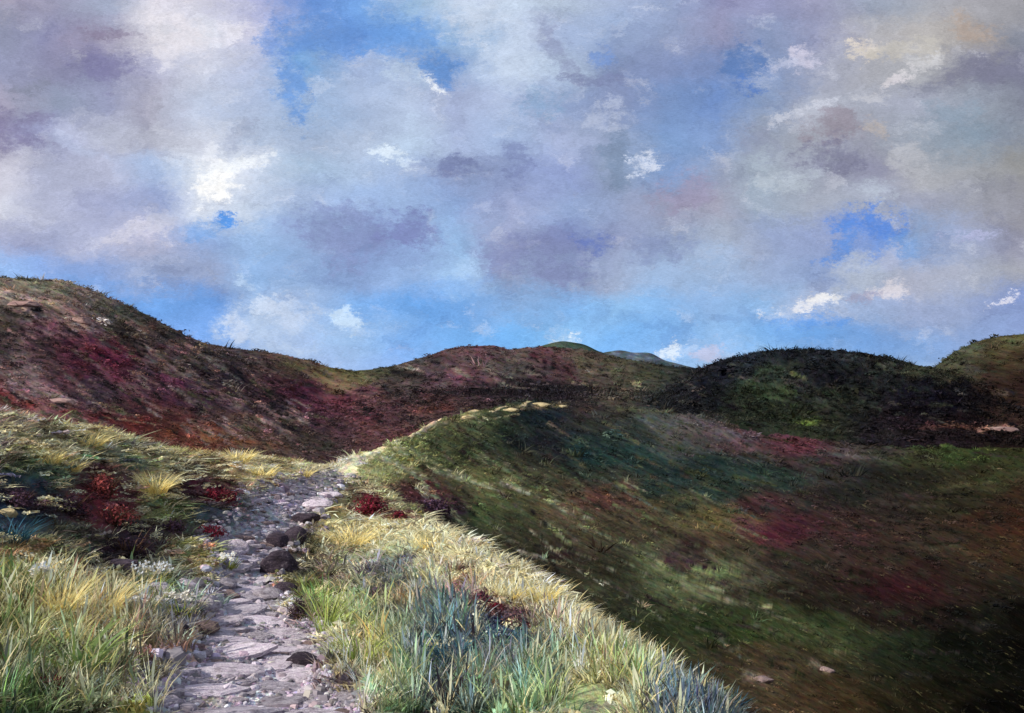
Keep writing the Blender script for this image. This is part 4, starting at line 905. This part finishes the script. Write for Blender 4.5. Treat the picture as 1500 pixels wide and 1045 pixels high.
def plant_near(name, n, s0, s1, p0, p1, seed, hs, label, cat, thin=None):
    x, y, z, s, d, i, j = sample_land(n, s0, s1, p0, p1, seed)
    rg = np.random.default_rng(seed + 1)
    keep = (d > 0.98 + 0.25 * rg.random(n)) & (np.hypot(x, y) > 3.2)
    bare = fbm(x * 2.1 + 9, y * 2.1, 401, 3)
    keep &= bare < rg.uniform(.12, .5, n)
    keep &= ~((d < 2.2) & (rg.random(n) < .3))
    c, P, Q = colours_at(x, y, z, s, d)
    r = np.hypot(x, y)
    red = (c[:, 0] > c[:, 1] * 1.45) | ((lum(c) < 0.05) & (c[:, 2] > c[:, 1] * 0.8)) | (c[:, 2] > c[:, 1] * 1.25)
    pick = np.where(red, 4 + (rg.random(n) < .5), rg.integers(0, 4, n))
    pale = lum(c) > 0.42
    pick = np.where(pale & ~red & (pick == 0), 3, pick)
    pick = np.where(rg.random(n) < .17, 6, pick)
    keep &= ~((lum(c) < .10) & (rg.random(n) < .5))
    k = hs * rg.uniform(.45, 1.35, n)
    scl = np.stack([k * np.clip(r / 7, .9, 2.4), k * np.clip(r / 7, .9, 2.4), k * np.clip(9 / r, .45, 1.05) * (1 - .5 * np.clip((P - 640) / 160, 0, 1) * np.clip((s - 2.1) / .5, 0, 1)) * (1 - .6 * np.clip((P - 1040) / 80, 0, 1))], 1)
    rot = np.stack([rg.normal(0, .13, n), rg.normal(0.08, .13, n), rg.uniform(0, 6.28, n)], 1)
    bank = np.clip((470 - P) / 60, 0, 1) * np.clip((s - 1.75) / .3, 0, 1)
    scl[:, 2] *= 1 - .38 * bank
    pick = np.where((bank > .5) & (rg.random(n) < .35), rg.integers(4, 7, n), pick)
    keep &= ~((bank > .5) & (rg.random(n) < .25))
    hue = rg.normal(1, .13, (n, 3)) * rg.lognormal(0.0, .5, (n, 1))
    g_ = lum(c)[:, None]
    c = g_ + (c - g_) * np.where(c[:, 2:3] > c[:, 0:1] * 1.1, .62, .9)
    tint = c * 1.75 * hue
    q_ = rg.random(n)
    clus = fbm(x * 3.3, y * 3.3 + 40, 409, 3)
    brow = np.clip((s - 2.35) / .4, 0, 1) + np.clip(1 - np.hypot((P - 560) / 110, (Q - 785) / 45), 0, 1)
    strw = (q_ < .10 + .24 * np.clip(clus * 2, 0, 1) + .22 * brow)[:, None]; umb = (q_ > .86 + .1 * np.clip(clus * 2, -1, 1))[:, None]
    tint = np.where(strw, tint * .35 + lin((246, 236, 176)) * .62, tint)
    strw = strw | ((lum(c) > .42)[:, None] & (rg.random(n) < .75)[:, None])
    tint = np.where(strw, tint * .0 + lin((250, 240, 196)) * .9 * rg.lognormal(0, .2, (n, 1)), tint)
    tint = np.where(umb, tint * .25 + lin((74, 52, 56)) * .5, tint)
    tint = np.clip(tint, .003, .9)
    kk = np.where(keep)[0]
    return scatter(name, GP1, np.stack([x, y, z - .004], 1)[kk], rot[kk], scl[kk], tint[kk], pick[kk], label, cat)


plant_near('grass', 27000, 1.0, 2.97, -70, 1560, 21, .92, 'rough moorland grass and low heather covering the lit ridge on both sides of the path', 'grass')


def plant_far(name, n, s0, s1, p0, p1, seed, size, label, cat, gain=1.1, grassy=.55, lo=0.0):
    x, y, z, s, d, i, j = sample_land(n, s0, s1, p0, p1, seed)
    rg = np.random.default_rng(seed + 1)
    r = np.hypot(x, y)
    c, P, Q = colours_at(x, y, z, s, d)
    red = (c[:, 0] > c[:, 1] * 1.35) | (rg.random(n) > grassy)
    pick = np.where(red, 2 + (rg.random(n) < .5), (rg.random(n) < .5))
    k = size * r * rg.lognormal(0, .5, n)
    scl = np.stack([k * rg.uniform(.9, 1.7, n), k * rg.uniform(.9, 1.7, n), k * rg.uniform(.6, 1.1, n)], 1)
    rot = np.stack([rg.normal(0, .15, n), rg.normal(0, .15, n), rg.uniform(0, 6.28, n)], 1)
    hue = rg.normal(1, .09, (n, 3)) * rg.lognormal(0.0, .5, (n, 1))
    tint = np.clip(c * gain * hue, .002, .8)
    kk = np.where((d > 1.1) & (rg.random(n) < np.clip(1 - lo, 0, 1)))[0]
    return scatter(name, GP2, np.stack([x, y, z - .1 * k], 1)[kk], rot[kk], scl[kk], tint[kk], pick[kk], label, cat)


plant_far('ridge_grass', 5200, 2.75, 7.9, -60, 640, 31, .0026, 'pale grass and heather along the lit brow where the path crosses the ridge', 'grass', 1.5, .8)
plant_far('valley_grass', 13000, 3.05, 8.0, 560, 1560, 33, .0027, 'dark tussocks and low heather scattered over the right hand valley side', 'moor grass')
plant_far('hill_heather', 17000, 8.1, 11.25, -60, 1560, 35, .0030, 'low heather and rough grass covering the nearer hills', 'heather', 1.1, .35)
plant_far('moor_heather', 5000, 12.2, 13.2, 250, 1560, 37, .0021, 'low heather and grass fuzzing the far skyline hills', 'heather', 1.0, .4)

# ------------------------------------------------------------------ stone
def stone_material(name, a, b, lich, scale=6.0):
    m = bpy.data.materials.new(name); m.use_nodes = True
    t = NT(m.node_tree); t.n.clear()
    tc_ = t.new('ShaderNodeTexCoord'); oi = t.new('ShaderNodeObjectInfo')
    P_ = t.vmath('ADD', tc_.outputs['Object'], t.vmath('SCALE', (7, 13, 5), scale=oi.outputs['Random']))
    Pst_ = t.vmath('MULTIPLY', P_, (1, 2.6, 2.0))
    n_a = t.noise(Pst_, scale, 6.0, 0.7); n_b = t.noise(P_, scale * 3.1, 4.0, 0.7); n_c = t.noise(P_, scale * .8, 4.0, .7)
    c = t.mix(t.maprange(n_a, .35, .65), (*lin(a), 1), (*lin(b), 1))
    c = t.mix(t.math('MULTIPLY', t.maprange(n_b, .56, .68), .8), c, (*lin(lich), 1))
    c = t.mix(t.math('MULTIPLY', t.maprange(n_c, .5, .62), .45), c, (*lin((70, 58, 62)), 1))
    v_ = t.maprange(oi.outputs['Random'], 0, 1, .75, 1.25, False)
    gcc = t.new('ShaderNodeCombineColor')
    for k in range(3):
        t.l.new(v_, gcc.inputs[k])
    c = t.mix(1.0, c, gcc.outputs[0], 'MULTIPLY')
    bs = t.new('ShaderNodeBsdfPrincipled'); t.l.new(c, bs.inputs['Base Color']); bs.inputs['Roughness'].default_value = .88
    bs.inputs['Specular IOR Level'].default_value = .2
    bp = t.new('ShaderNodeBump'); bp.inputs['Strength'].default_value = .9; bp.inputs['Distance'].default_value = .03
    t.l.new(t.math('ADD', n_a, t.math('MULTIPLY', n_b, .5)), bp.inputs['Height']); t.l.new(bp.outputs[0], bs.inputs['Normal'])
    o = t.new('ShaderNodeOutputMaterial'); t.l.new(bs.outputs[0], o.inputs[0])
    return m


M_ST = [stone_material('pale_mauve_stone', (240, 230, 236), (206, 188, 204), (252, 248, 246)),
        stone_material('grey_stone', (208, 200, 208), (168, 156, 168), (240, 236, 234)),
        stone_material('peaty_brown_stone', (172, 148, 138), (128, 110, 118), (226, 196, 172))]
M_DARKROCK = stone_material('dark_rock', (84, 72, 84), (52, 44, 54), (140, 128, 132), 4)
M_PALEROCK = stone_material('lichened_pale_rock', (232, 214, 165), (196, 176, 130), (246, 236, 200), 5)
M_PINKROCK = stone_material('pinkish_scree_rock', (178, 146, 138), (140, 112, 108), (205, 180, 165), 1.2)


def slab(seed, n=10):
    rg = random.Random(seed); V = []; Fc = []
    rad_ = [rg.uniform(.36, .56) for _ in range(n)]
    for lev, (sc, z) in enumerate(((1.0, -.14), (1.03, .06), (.86, .13))):
        for k in range(n):
            a = 2 * math.pi * k / n + .12 * rg.uniform(-1, 1)
            V.append((rad_[k] * sc * math.cos(a) * 1.15, rad_[k] * sc * math.sin(a) * .8, z + rg.uniform(-.025, .025)))
    V.append((rg.uniform(-.1, .1), rg.uniform(-.1, .1), .16))
    for lev in range(2):
        for k in range(n):
            a0 = lev * n + k; a1 = lev * n + (k + 1) % n
            Fc.append((a0, a1, a1 + n, a0 + n))
    for k in range(n):
        Fc.append((2 * n + k, 2 * n + (k + 1) % n, 3 * n))
    return V, Fc


SLABS = []
for k in range(9):
    V, Fc = slab(50 + k)
    SLABS.append(raw_mesh('stone', V, Fc, M_ST[k % 3]))


def put_child(name, me, parent, loc, rot=(0, 0, 0), scl=(1, 1, 1)):
    o = bpy.data.objects.new(name, me); COL.objects.link(o)
    o.parent = parent; o.location = loc; o.rotation_euler = rot; o.scale = scl
    return o


rg = random.Random(3)
placed = []
x, y, z, s_, d, ii, jj = sample_land(26000, 1.0, 2.98, 200, 520, 77)
order = np.argsort(np.hypot(x, y))
cand = [(float(x[k]), float(y[k]), float(z[k]), float(d[k])) for k in range(len(x)) if d[k] < .93 and math.hypot(x[k], y[k]) > 4.6]
rg.shuffle(cand)
cc_t = None
for tier, (lo, hi, mx_) in enumerate(((.34, .5, 22), (.18, .3, 90), (.09, .16, 190))):
    cnt = 0
    for (cx_, cy_, cz_, cd_) in cand:
        if cnt >= mx_:
            break
        r_ = math.hypot(cx_, cy_)
        size = rg.uniform(lo, hi) * (1.0 if r_ < 9 else (9 / r_) ** .3)
        if tier == 0 and (cd_ > .62 or r_ > 11):
            continue
        if any((cx_ - a) ** 2 + (cy_ - b) ** 2 < (.43 * (size + q_)) ** 2 for a, b, q_ in placed):
            continue
        placed.append((cx_, cy_, size)); cnt += 1
        me = SLABS[rg.choice((0, 0, 3, 6, 6, 1) if tier == 0 else (0, 3, 6, 1, 4, 7, 2, 0))]
        flatn = .34 if tier == 0 else rg.uniform(.45, .95)
        put_child('stone', me, LAND['path'], (cx_, cy_, cz_ + size * .0), (rg.gauss(0, .09), rg.gauss(0, .09) , rg.uniform(-.5, .5) + (3.14 if rg.random() < .5 else 0)), (size, size, size * flatn))


gx_, gy_, gz_, gs_, gd_, gi_, gj_ = sample_land(60000, 1.0, 2.98, 190, 540, 91)
rgg = np.random.default_rng(92)
kk = np.where((gd_ < 1.5) & (rgg.random(len(gd_)) < np.where(gd_ < .8, .10, .30)))[0][:5200]
V, Fc = slab(91, 6)
GP3 = proto_collection('pebble', [raw_mesh('pebble', [(a * 1, b * 1, c * 2.2) for a, b, c in V], Fc, rough('pebble', jitter=.0, rootmix=0, translucent=0), [1] * len(V), [.45] * len(V))])
sz = rgg.lognormal(-3.45, .5, len(kk)) * np.clip(np.hypot(gx_[kk], gy_[kk]) / 8, .8, 2)
gc_ = lin((190, 178, 182)) * rgg.lognormal(-.25, .45, (len(kk), 1)) * rgg.normal(1, .06, (len(kk), 3))
scatter('gravel', GP3, np.stack([gx_, gy_, gz_], 1)[kk], np.stack([rgg.normal(0, .3, len(kk)), rgg.normal(0, .3, len(kk)), rgg.uniform(0, 6.28, len(kk))], 1),
        np.stack([sz, sz, sz], 1), np.clip(gc_, .02, .85), np.zeros(len(kk), int), 'loose pale gravel and chips between the path slabs and along its edges', 'gravel')


def rock_mesh(name, seed, mat, sub=3, squash=.7, rugged=.32):
    import bmesh
    bm = bmesh.new(); bmesh.ops.create_icosphere(bm, subdivisions=sub, radius=.5)
    rr_ = random.Random(seed)
    planes = [(Vector((rr_.gauss(0, 1), rr_.gauss(0, 1), rr_.gauss(0, .8))).normalized(), rr_.uniform(.30, .46)) for _ in range(11)]
    co = np.array([v.co for v in bm.verts]); nz = fbm(co[:, 0] * 3 + seed + co[:, 2] * 2, co[:, 1] * 3 + co[:, 2] * 2.2, seed, 4)
    for v, q_ in zip(bm.verts, nz):
        for pn, pd in planes:
            dd_ = v.co.dot(pn) - pd
            if dd_ > 0:
                v.co -= pn * dd_ * .9
        v.co *= 1 + rugged * .35 * float(q_)
        v.co.z *= squash
    me = bpy.data.meshes.new(name); bm.to_mesh(me); bm.free(); me.materials.append(mat)
    return me


def thing(name, label, cat, loc, rz=0, group=None):
    o = bpy.data.objects.new(name, None); COL.objects.link(o)
    o.location = loc; o.rotation_euler = (0, 0, rz); o.empty_display_size = .1
    o['label'] = label; o['category'] = cat
    if group:
        o['group'] = group
    return o


def place(px, py, smin=0.0):
    p, i, j = locate(px, py, smin)
    return p, math.hypot(p.x, p.y)


# boulders: px, py of the foot, width in px, height/width, material, label
ROCKS = [
 (408,838,62,.72,M_DARKROCK,'dark purple boulder on the right edge of the path where it bends','boulder'),
 (432,792,40,.75,M_DARKROCK,'smaller dark rock beside the path, behind the dark purple boulder','rock'),
 (468,745,50,.35,M_ST[0],'flat pale stone at the head of the path under the dark brow','rock'),
 (300,892,50,.5,M_ST[1],'grey stone on the left edge of the path beside the white flowers','rock'),
 (262,935,56,.5,M_DARKROCK,'low dark rock in the hollow of dark soil left of the path','rock'),
 (640,1030,72,.34,M_DARKROCK,'low black rock half hidden in the grass at the bottom of the photo','rock'),
 (440,975,52,.5,M_DARKROCK,'dark rock on the right verge of the path near the bottom','rock'),
 (392,878,48,.45,M_ST[1],'grey rock in the middle of the path just beyond the big pale slabs','rock'),
 (345,808,44,.5,M_ST[0],'pale rock on the left side of the path at its bend','rock'),
 (178,838,58,.5,M_DARKROCK,'dark peaty rock under the purple heather on the left bank','rock'),
 (404,800,44,.6,M_DARKROCK,'dark jagged rock at the foot of the peaty bank where the path narrows','rock'),
 (448,765,44,.45,M_DARKROCK,'dark slab of rock in the brow right of the path head','rock'),
 (420,868,36,.6,M_DARKROCK,'upright dark rock on the right verge just before the path widens','rock'),
 (236,868,44,.5,M_ST[0],'pale rock among the white flowers, nearest the straw tussock','rock'),
 (272,862,40,.55,M_ST[0],'pale rock among the white flowers, nearest the path','rock'),
 (252,898,36,.5,M_ST[1],'small grey rock between the white flowers and the dark hollow','rock'),
 (298,925,48,.5,M_ST[2],'brownish rock where the wide pale part of the path begins on the left','rock'),
 (326,862,40,.5,M_ST[1],'grey rock on the left edge of the narrow part of the path','rock'),
 (484,728,40,.3,M_ST[0],'pale flat rock on the brow just below the crimson heather','rock'),
 (12,756,26,.5,M_PALEROCK,'small cream rock at the left edge of the photo','rock'),
 (748,602,26,.3,M_PALEROCK,'pale rock on the ridge skyline left of the path summit','rock'),
 (792,596,34,.28,M_PALEROCK,'longest pale rock beside the path at the ridge summit','rock'),
 (822,598,22,.3,M_PALEROCK,'pale rock at the right end of the ridge skyline','rock'),
 (686,614,24,.32,M_PALEROCK,'pale rock beside the thin path halfway up to the summit','rock'),
 (34,448,42,.3,M_PINKROCK,'pale pink outcrop just under the top of the left hill','outcrop'),
 (118,474,36,.45,M_PINKROCK,'pinkish outcrop above the crimson heather on the left hill','outcrop'),
 (86,592,50,.3,M_PINKROCK,'pink scree outcrop above the red bracken at the foot of the left hill','outcrop'),
 (1466,630,46,.22,M_PINKROCK,'pale pink rock shelf at the foot of the dark crag','outcrop'),
 (1212,990,20,.5,M_ST[2],'small brownish rock low on the dark valley side','rock'),
 (1118,1000,30,.4,M_ST[2],'brown rock just below the ridge edge on the right','rock'),
]
for k, (px, py, wpx, hw, mt, lb, ct) in enumerate(ROCKS):
    p, r = place(px, py)
    wd = wpx * r / F
    me = rock_mesh(ct, 300 + k, mt, 3, 1.0, .5)
    o = bpy.data.objects.new('boulder' if ct == 'boulder' else ct, me); COL.objects.link(o)
    o.location = (p.x, p.y, p.z + wd * hw * .18); o.scale = (wd, wd * .75, wd * hw * 1.05)
    o.rotation_euler = (0, 0, random.Random(k).uniform(-.5, .5))
    o['label'] = lb; o['category'] = ct
    if wd > 2:
        o.location.z -= wd * .06


# ------------------------------------------------------------------ heather bushes and other single plants
def solid(name, colour, jitter=.4, rootmix=.3, root=(60, 48, 36), tr=.2):
    return rough(name, colour=colour, jitter=jitter, rootmix=rootmix, root=root, translucent=tr)


M_STEM = solid('woody_stem', (86, 66, 54), .3, .1)
HC = {'crimson': solid('crimson_heather', (118, 40, 56), .7), 'red': solid('rust_red_bracken', (150, 76, 74), .6), 'purple': solid('purple_heather', (92, 68, 84), .6),
      'dark': solid('dark_heather', (62, 46, 58), .5), 'blue': solid('blue_green_sedge', (62, 104, 122), .5), 'green': solid('bright_green_rush', (160, 176, 96), .45),
      'straw': solid('pale_straw', (254, 240, 176), .2, .2, (190, 170, 110), .3), 'olive': solid('olive_leaf', (150, 156, 78), .4), 'white': solid('white_petal', (236, 236, 232), .12, 0),
      'leafgreen': solid('broad_green_leaf', (140, 164, 104), .35)}


def stems(n, R_, H, seed):
    return blades('stem', n, H, .012 * R_ * 6, R_ * .5, .5, M_STEM, seed, R_ * .3)


def bush(px, py, wpx, hpx, kind, label, cat='heather', group=None, leaf=.011, seed=1):
    p, r = place(px, py)
    W, H = wpx * 1.08 * r / F, hpx * .72 * r / F
    t = thing('heather_bush', label, cat, (p.x, p.y, p.z - .01), random.Random(seed).uniform(0, 6), group)
    n = int(min(2600, max(500, W * H / leaf ** 2 * .55)))
    lf = max(leaf, 1.6 * r / F * 1.4)
    me = leafy('foliage', n, W * .5, H, lf, HC[kind], seed)
    put_child('foliage', me, t, (0, 0, 0))
    put_child('stem', stems(34, W * .5, H * 1.15, seed), t, (0, 0, 0))
    return t


BUSHES = [
 (545,755,52,44,'crimson','crimson heather bush on the lit brow just right of the path head'),
 (585,762,34,18,'crimson','small crimson heather sprig right of the brow bush'),
 (148,728,62,48,'red','rust red bush on the left bank, the upper one of two'),
 (165,768,74,36,'red','wide rosy bush on the left bank below the rust red one'),
 (100,752,60,34,'dark','dark maroon heather clump left of the rosy bush'),
 (25,740,44,30,'purple','purple heather clump at the left edge above the blue green sedge'),
 (318,735,62,28,'crimson','wine red heather by the path head on the left bank'),
 (308,785,48,20,'crimson','low wine red heather clump above the left bend of the path'),
 (188,815,72,48,'dark','tall dark purple heather on the left bank behind the dark rock'),
 (250,778,50,24,'purple','purple heather clump between the two wine red ones'),
 (75,1020,34,40,'crimson','small dark red plant in the grass at the bottom left'),
 (722,898,52,24,'crimson','upper crimson heather tuft on the sunny slope right of the path'),
 (776,938,46,18,'crimson','lower crimson heather tuft on the sunny slope'),
 (890,998,34,14,'crimson','tiny crimson tuft near the ridge edge at the bottom'),
 (555,880,44,34,'purple','slate purple heather clump beside a cream seed head'),
 (438,905,34,44,'dark','dark bramble like bush on the right verge of the path'),
 (640,752,60,30,'purple','purple heather patch spilling over the edge into the valley'),
]
for k, b in enumerate(BUSHES):
    bush(*b, seed=500 + k)


def tussock(px, py, hpx, wpx, kind, label, cat, name, n=70, lean=.6, wid=.007, seed=1, flower=None):
    p, r = place(px, py)
    H, W = hpx * r / F, wpx * r / F
    t = thing(name, label, cat, (p.x, p.y, p.z - .005), 0)
    wd = max(wid, 1.3 * r / F * 1.46)
    put_child('blades', blades('blades', n, H, wd, W * .28, lean, HC[kind], seed, W * .28, segs=4), t, (0, 0, 0))
    if flower:
        rg_ = random.Random(seed)
        fm = leafy('flower', 16, .022 * r / 5.5, .018 * r / 5.5, .010 * r / 5.5, HC['white'], seed)
        for q_ in range(flower):
            a = rg_.uniform(0, 6.28); d_ = W * .5 * math.sqrt(rg_.random())
            put_child('flower', fm, t, (d_ * math.cos(a), d_ * math.sin(a), H * rg_.uniform(.75, 1.1)), (rg_.gauss(0, .3), rg_.gauss(0, .3), 0))
    return t


TUSS = [
 (130,652,18,60,'straw','pale straw tussock on the skyline of the left bank','grass_tussock',90),
 (72,678,18,36,'straw','cream tussock left of and below the skyline straw one','grass_tussock',80),
 (102,690,14,44,'straw','small cream tussock between the skyline tussock and the rust red bush','grass_tussock',70),
 (226,722,30,58,'straw','big butter yellow tussock above the wine red heather','grass_tussock',130),
 (350,676,20,52,'straw','straw tussock on the brow left of the path head','grass_tussock',100),
 (384,696,16,60,'straw','wide straw tussock touching the path head','grass_tussock',100),
 (444,698,15,44,'straw','cream tussock at the saddle just before the path crest','grass_tussock',80),
 (88,905,56,54,'straw','straw coloured tussock at the left with a few white flowers above it','grass_tussock',170),
 (152,905,56,60,'straw','tallest straw coloured tussock, right of the one with white flowers','grass_tussock',170),
 (512,800,34,80,'straw','bright yellow tussock on the brow right of the path','grass_tussock',150),
 (628,808,24,50,'straw','cream tussock on the brow where the ground falls to the valley','grass_tussock',110),
 (748,880,26,48,'straw','pale tussock above the upper crimson heather tuft','grass_tussock',110),
 (796,888,46,40,'straw','tall golden tussock standing up from the ridge edge','grass_tussock',140),
 (838,905,26,44,'straw','cream tussock just right of the tall golden one','grass_tussock',110),
 (895,958,22,60,'straw','yellow tussock low on the ridge edge','grass_tussock',120),
 (938,972,26,50,'straw','pale tussock with spiky blades on the ridge edge','grass_tussock',120),
 (1000,1015,22,60,'straw','last cream tussock on the ridge edge before the frame bottom','grass_tussock',120),
 (478,925,80,44,'green','bright green rush clump on the right verge of the path','rush_clump',50),
 (530,975,70,56,'green','yellow green rush clump below the bright one','rush_clump',80),
 (105,985,80,110,'leafgreen','broad leaved green plant spreading in the left foreground','leafy_plant',46),
 (235,885,40,30,'green','fresh green tuft among the white flowers left of the path','rush_clump',50),
 (655,975,50,60,'blue','blue green sedge clump in the middle of the sunny slope','sedge_clump',130),
 (735,955,40,50,'blue','deep blue sedge tuft beside the lower crimson heather','sedge_clump',100),
 (985,1035,34,44,'blue','dark blue sedge tuft at the ridge edge near the bottom','sedge_clump',100),
 (1072,1042,30,36,'blue','outermost blue sedge tuft on the ridge edge','sedge_clump',90),
 (20,795,36,56,'blue','slate blue sedge clump at the left edge of the photo','sedge_clump',120),
 (930,1000,34,30,'green','leaf green tuft under the spiky pale tussock','rush_clump',60),
]
for k, (px, py, hpx, wpx, kind, lb, nm_t, n) in enumerate(TUSS):
    tussock(px, py, hpx, wpx, kind, lb, {'grass_tussock': 'grass', 'rush_clump': 'rush', 'leafy_plant': 'plant', 'sedge_clump': 'sedge'}[nm_t], nm_t, n,
            lean=.75 if kind != 'leafgreen' else 1.1, wid=.006 if kind != 'leafgreen' else .03, seed=700 + k)
FLW = [
 (66,870,34,40,12,'white flowers on thin stalks above the left straw tussock'),
 (222,862,30,56,18,'upper drift of white flowers left of the path'),
 (205,905,28,50,14,'lower white flowers next to the tallest straw tussock'),
 (262,905,30,52,16,'white flowers beside the dark hollow by the path'),
 (336,836,18,32,8,'few white flowers at the left bend of the path'),
]
for k, (px, py, hpx, wpx, nf, lb) in enumerate(FLW):
    tussock(px, py, hpx, wpx, 'olive', lb, 'flowers', 'flower_clump', 40, .4, .004, 800 + k, nf)
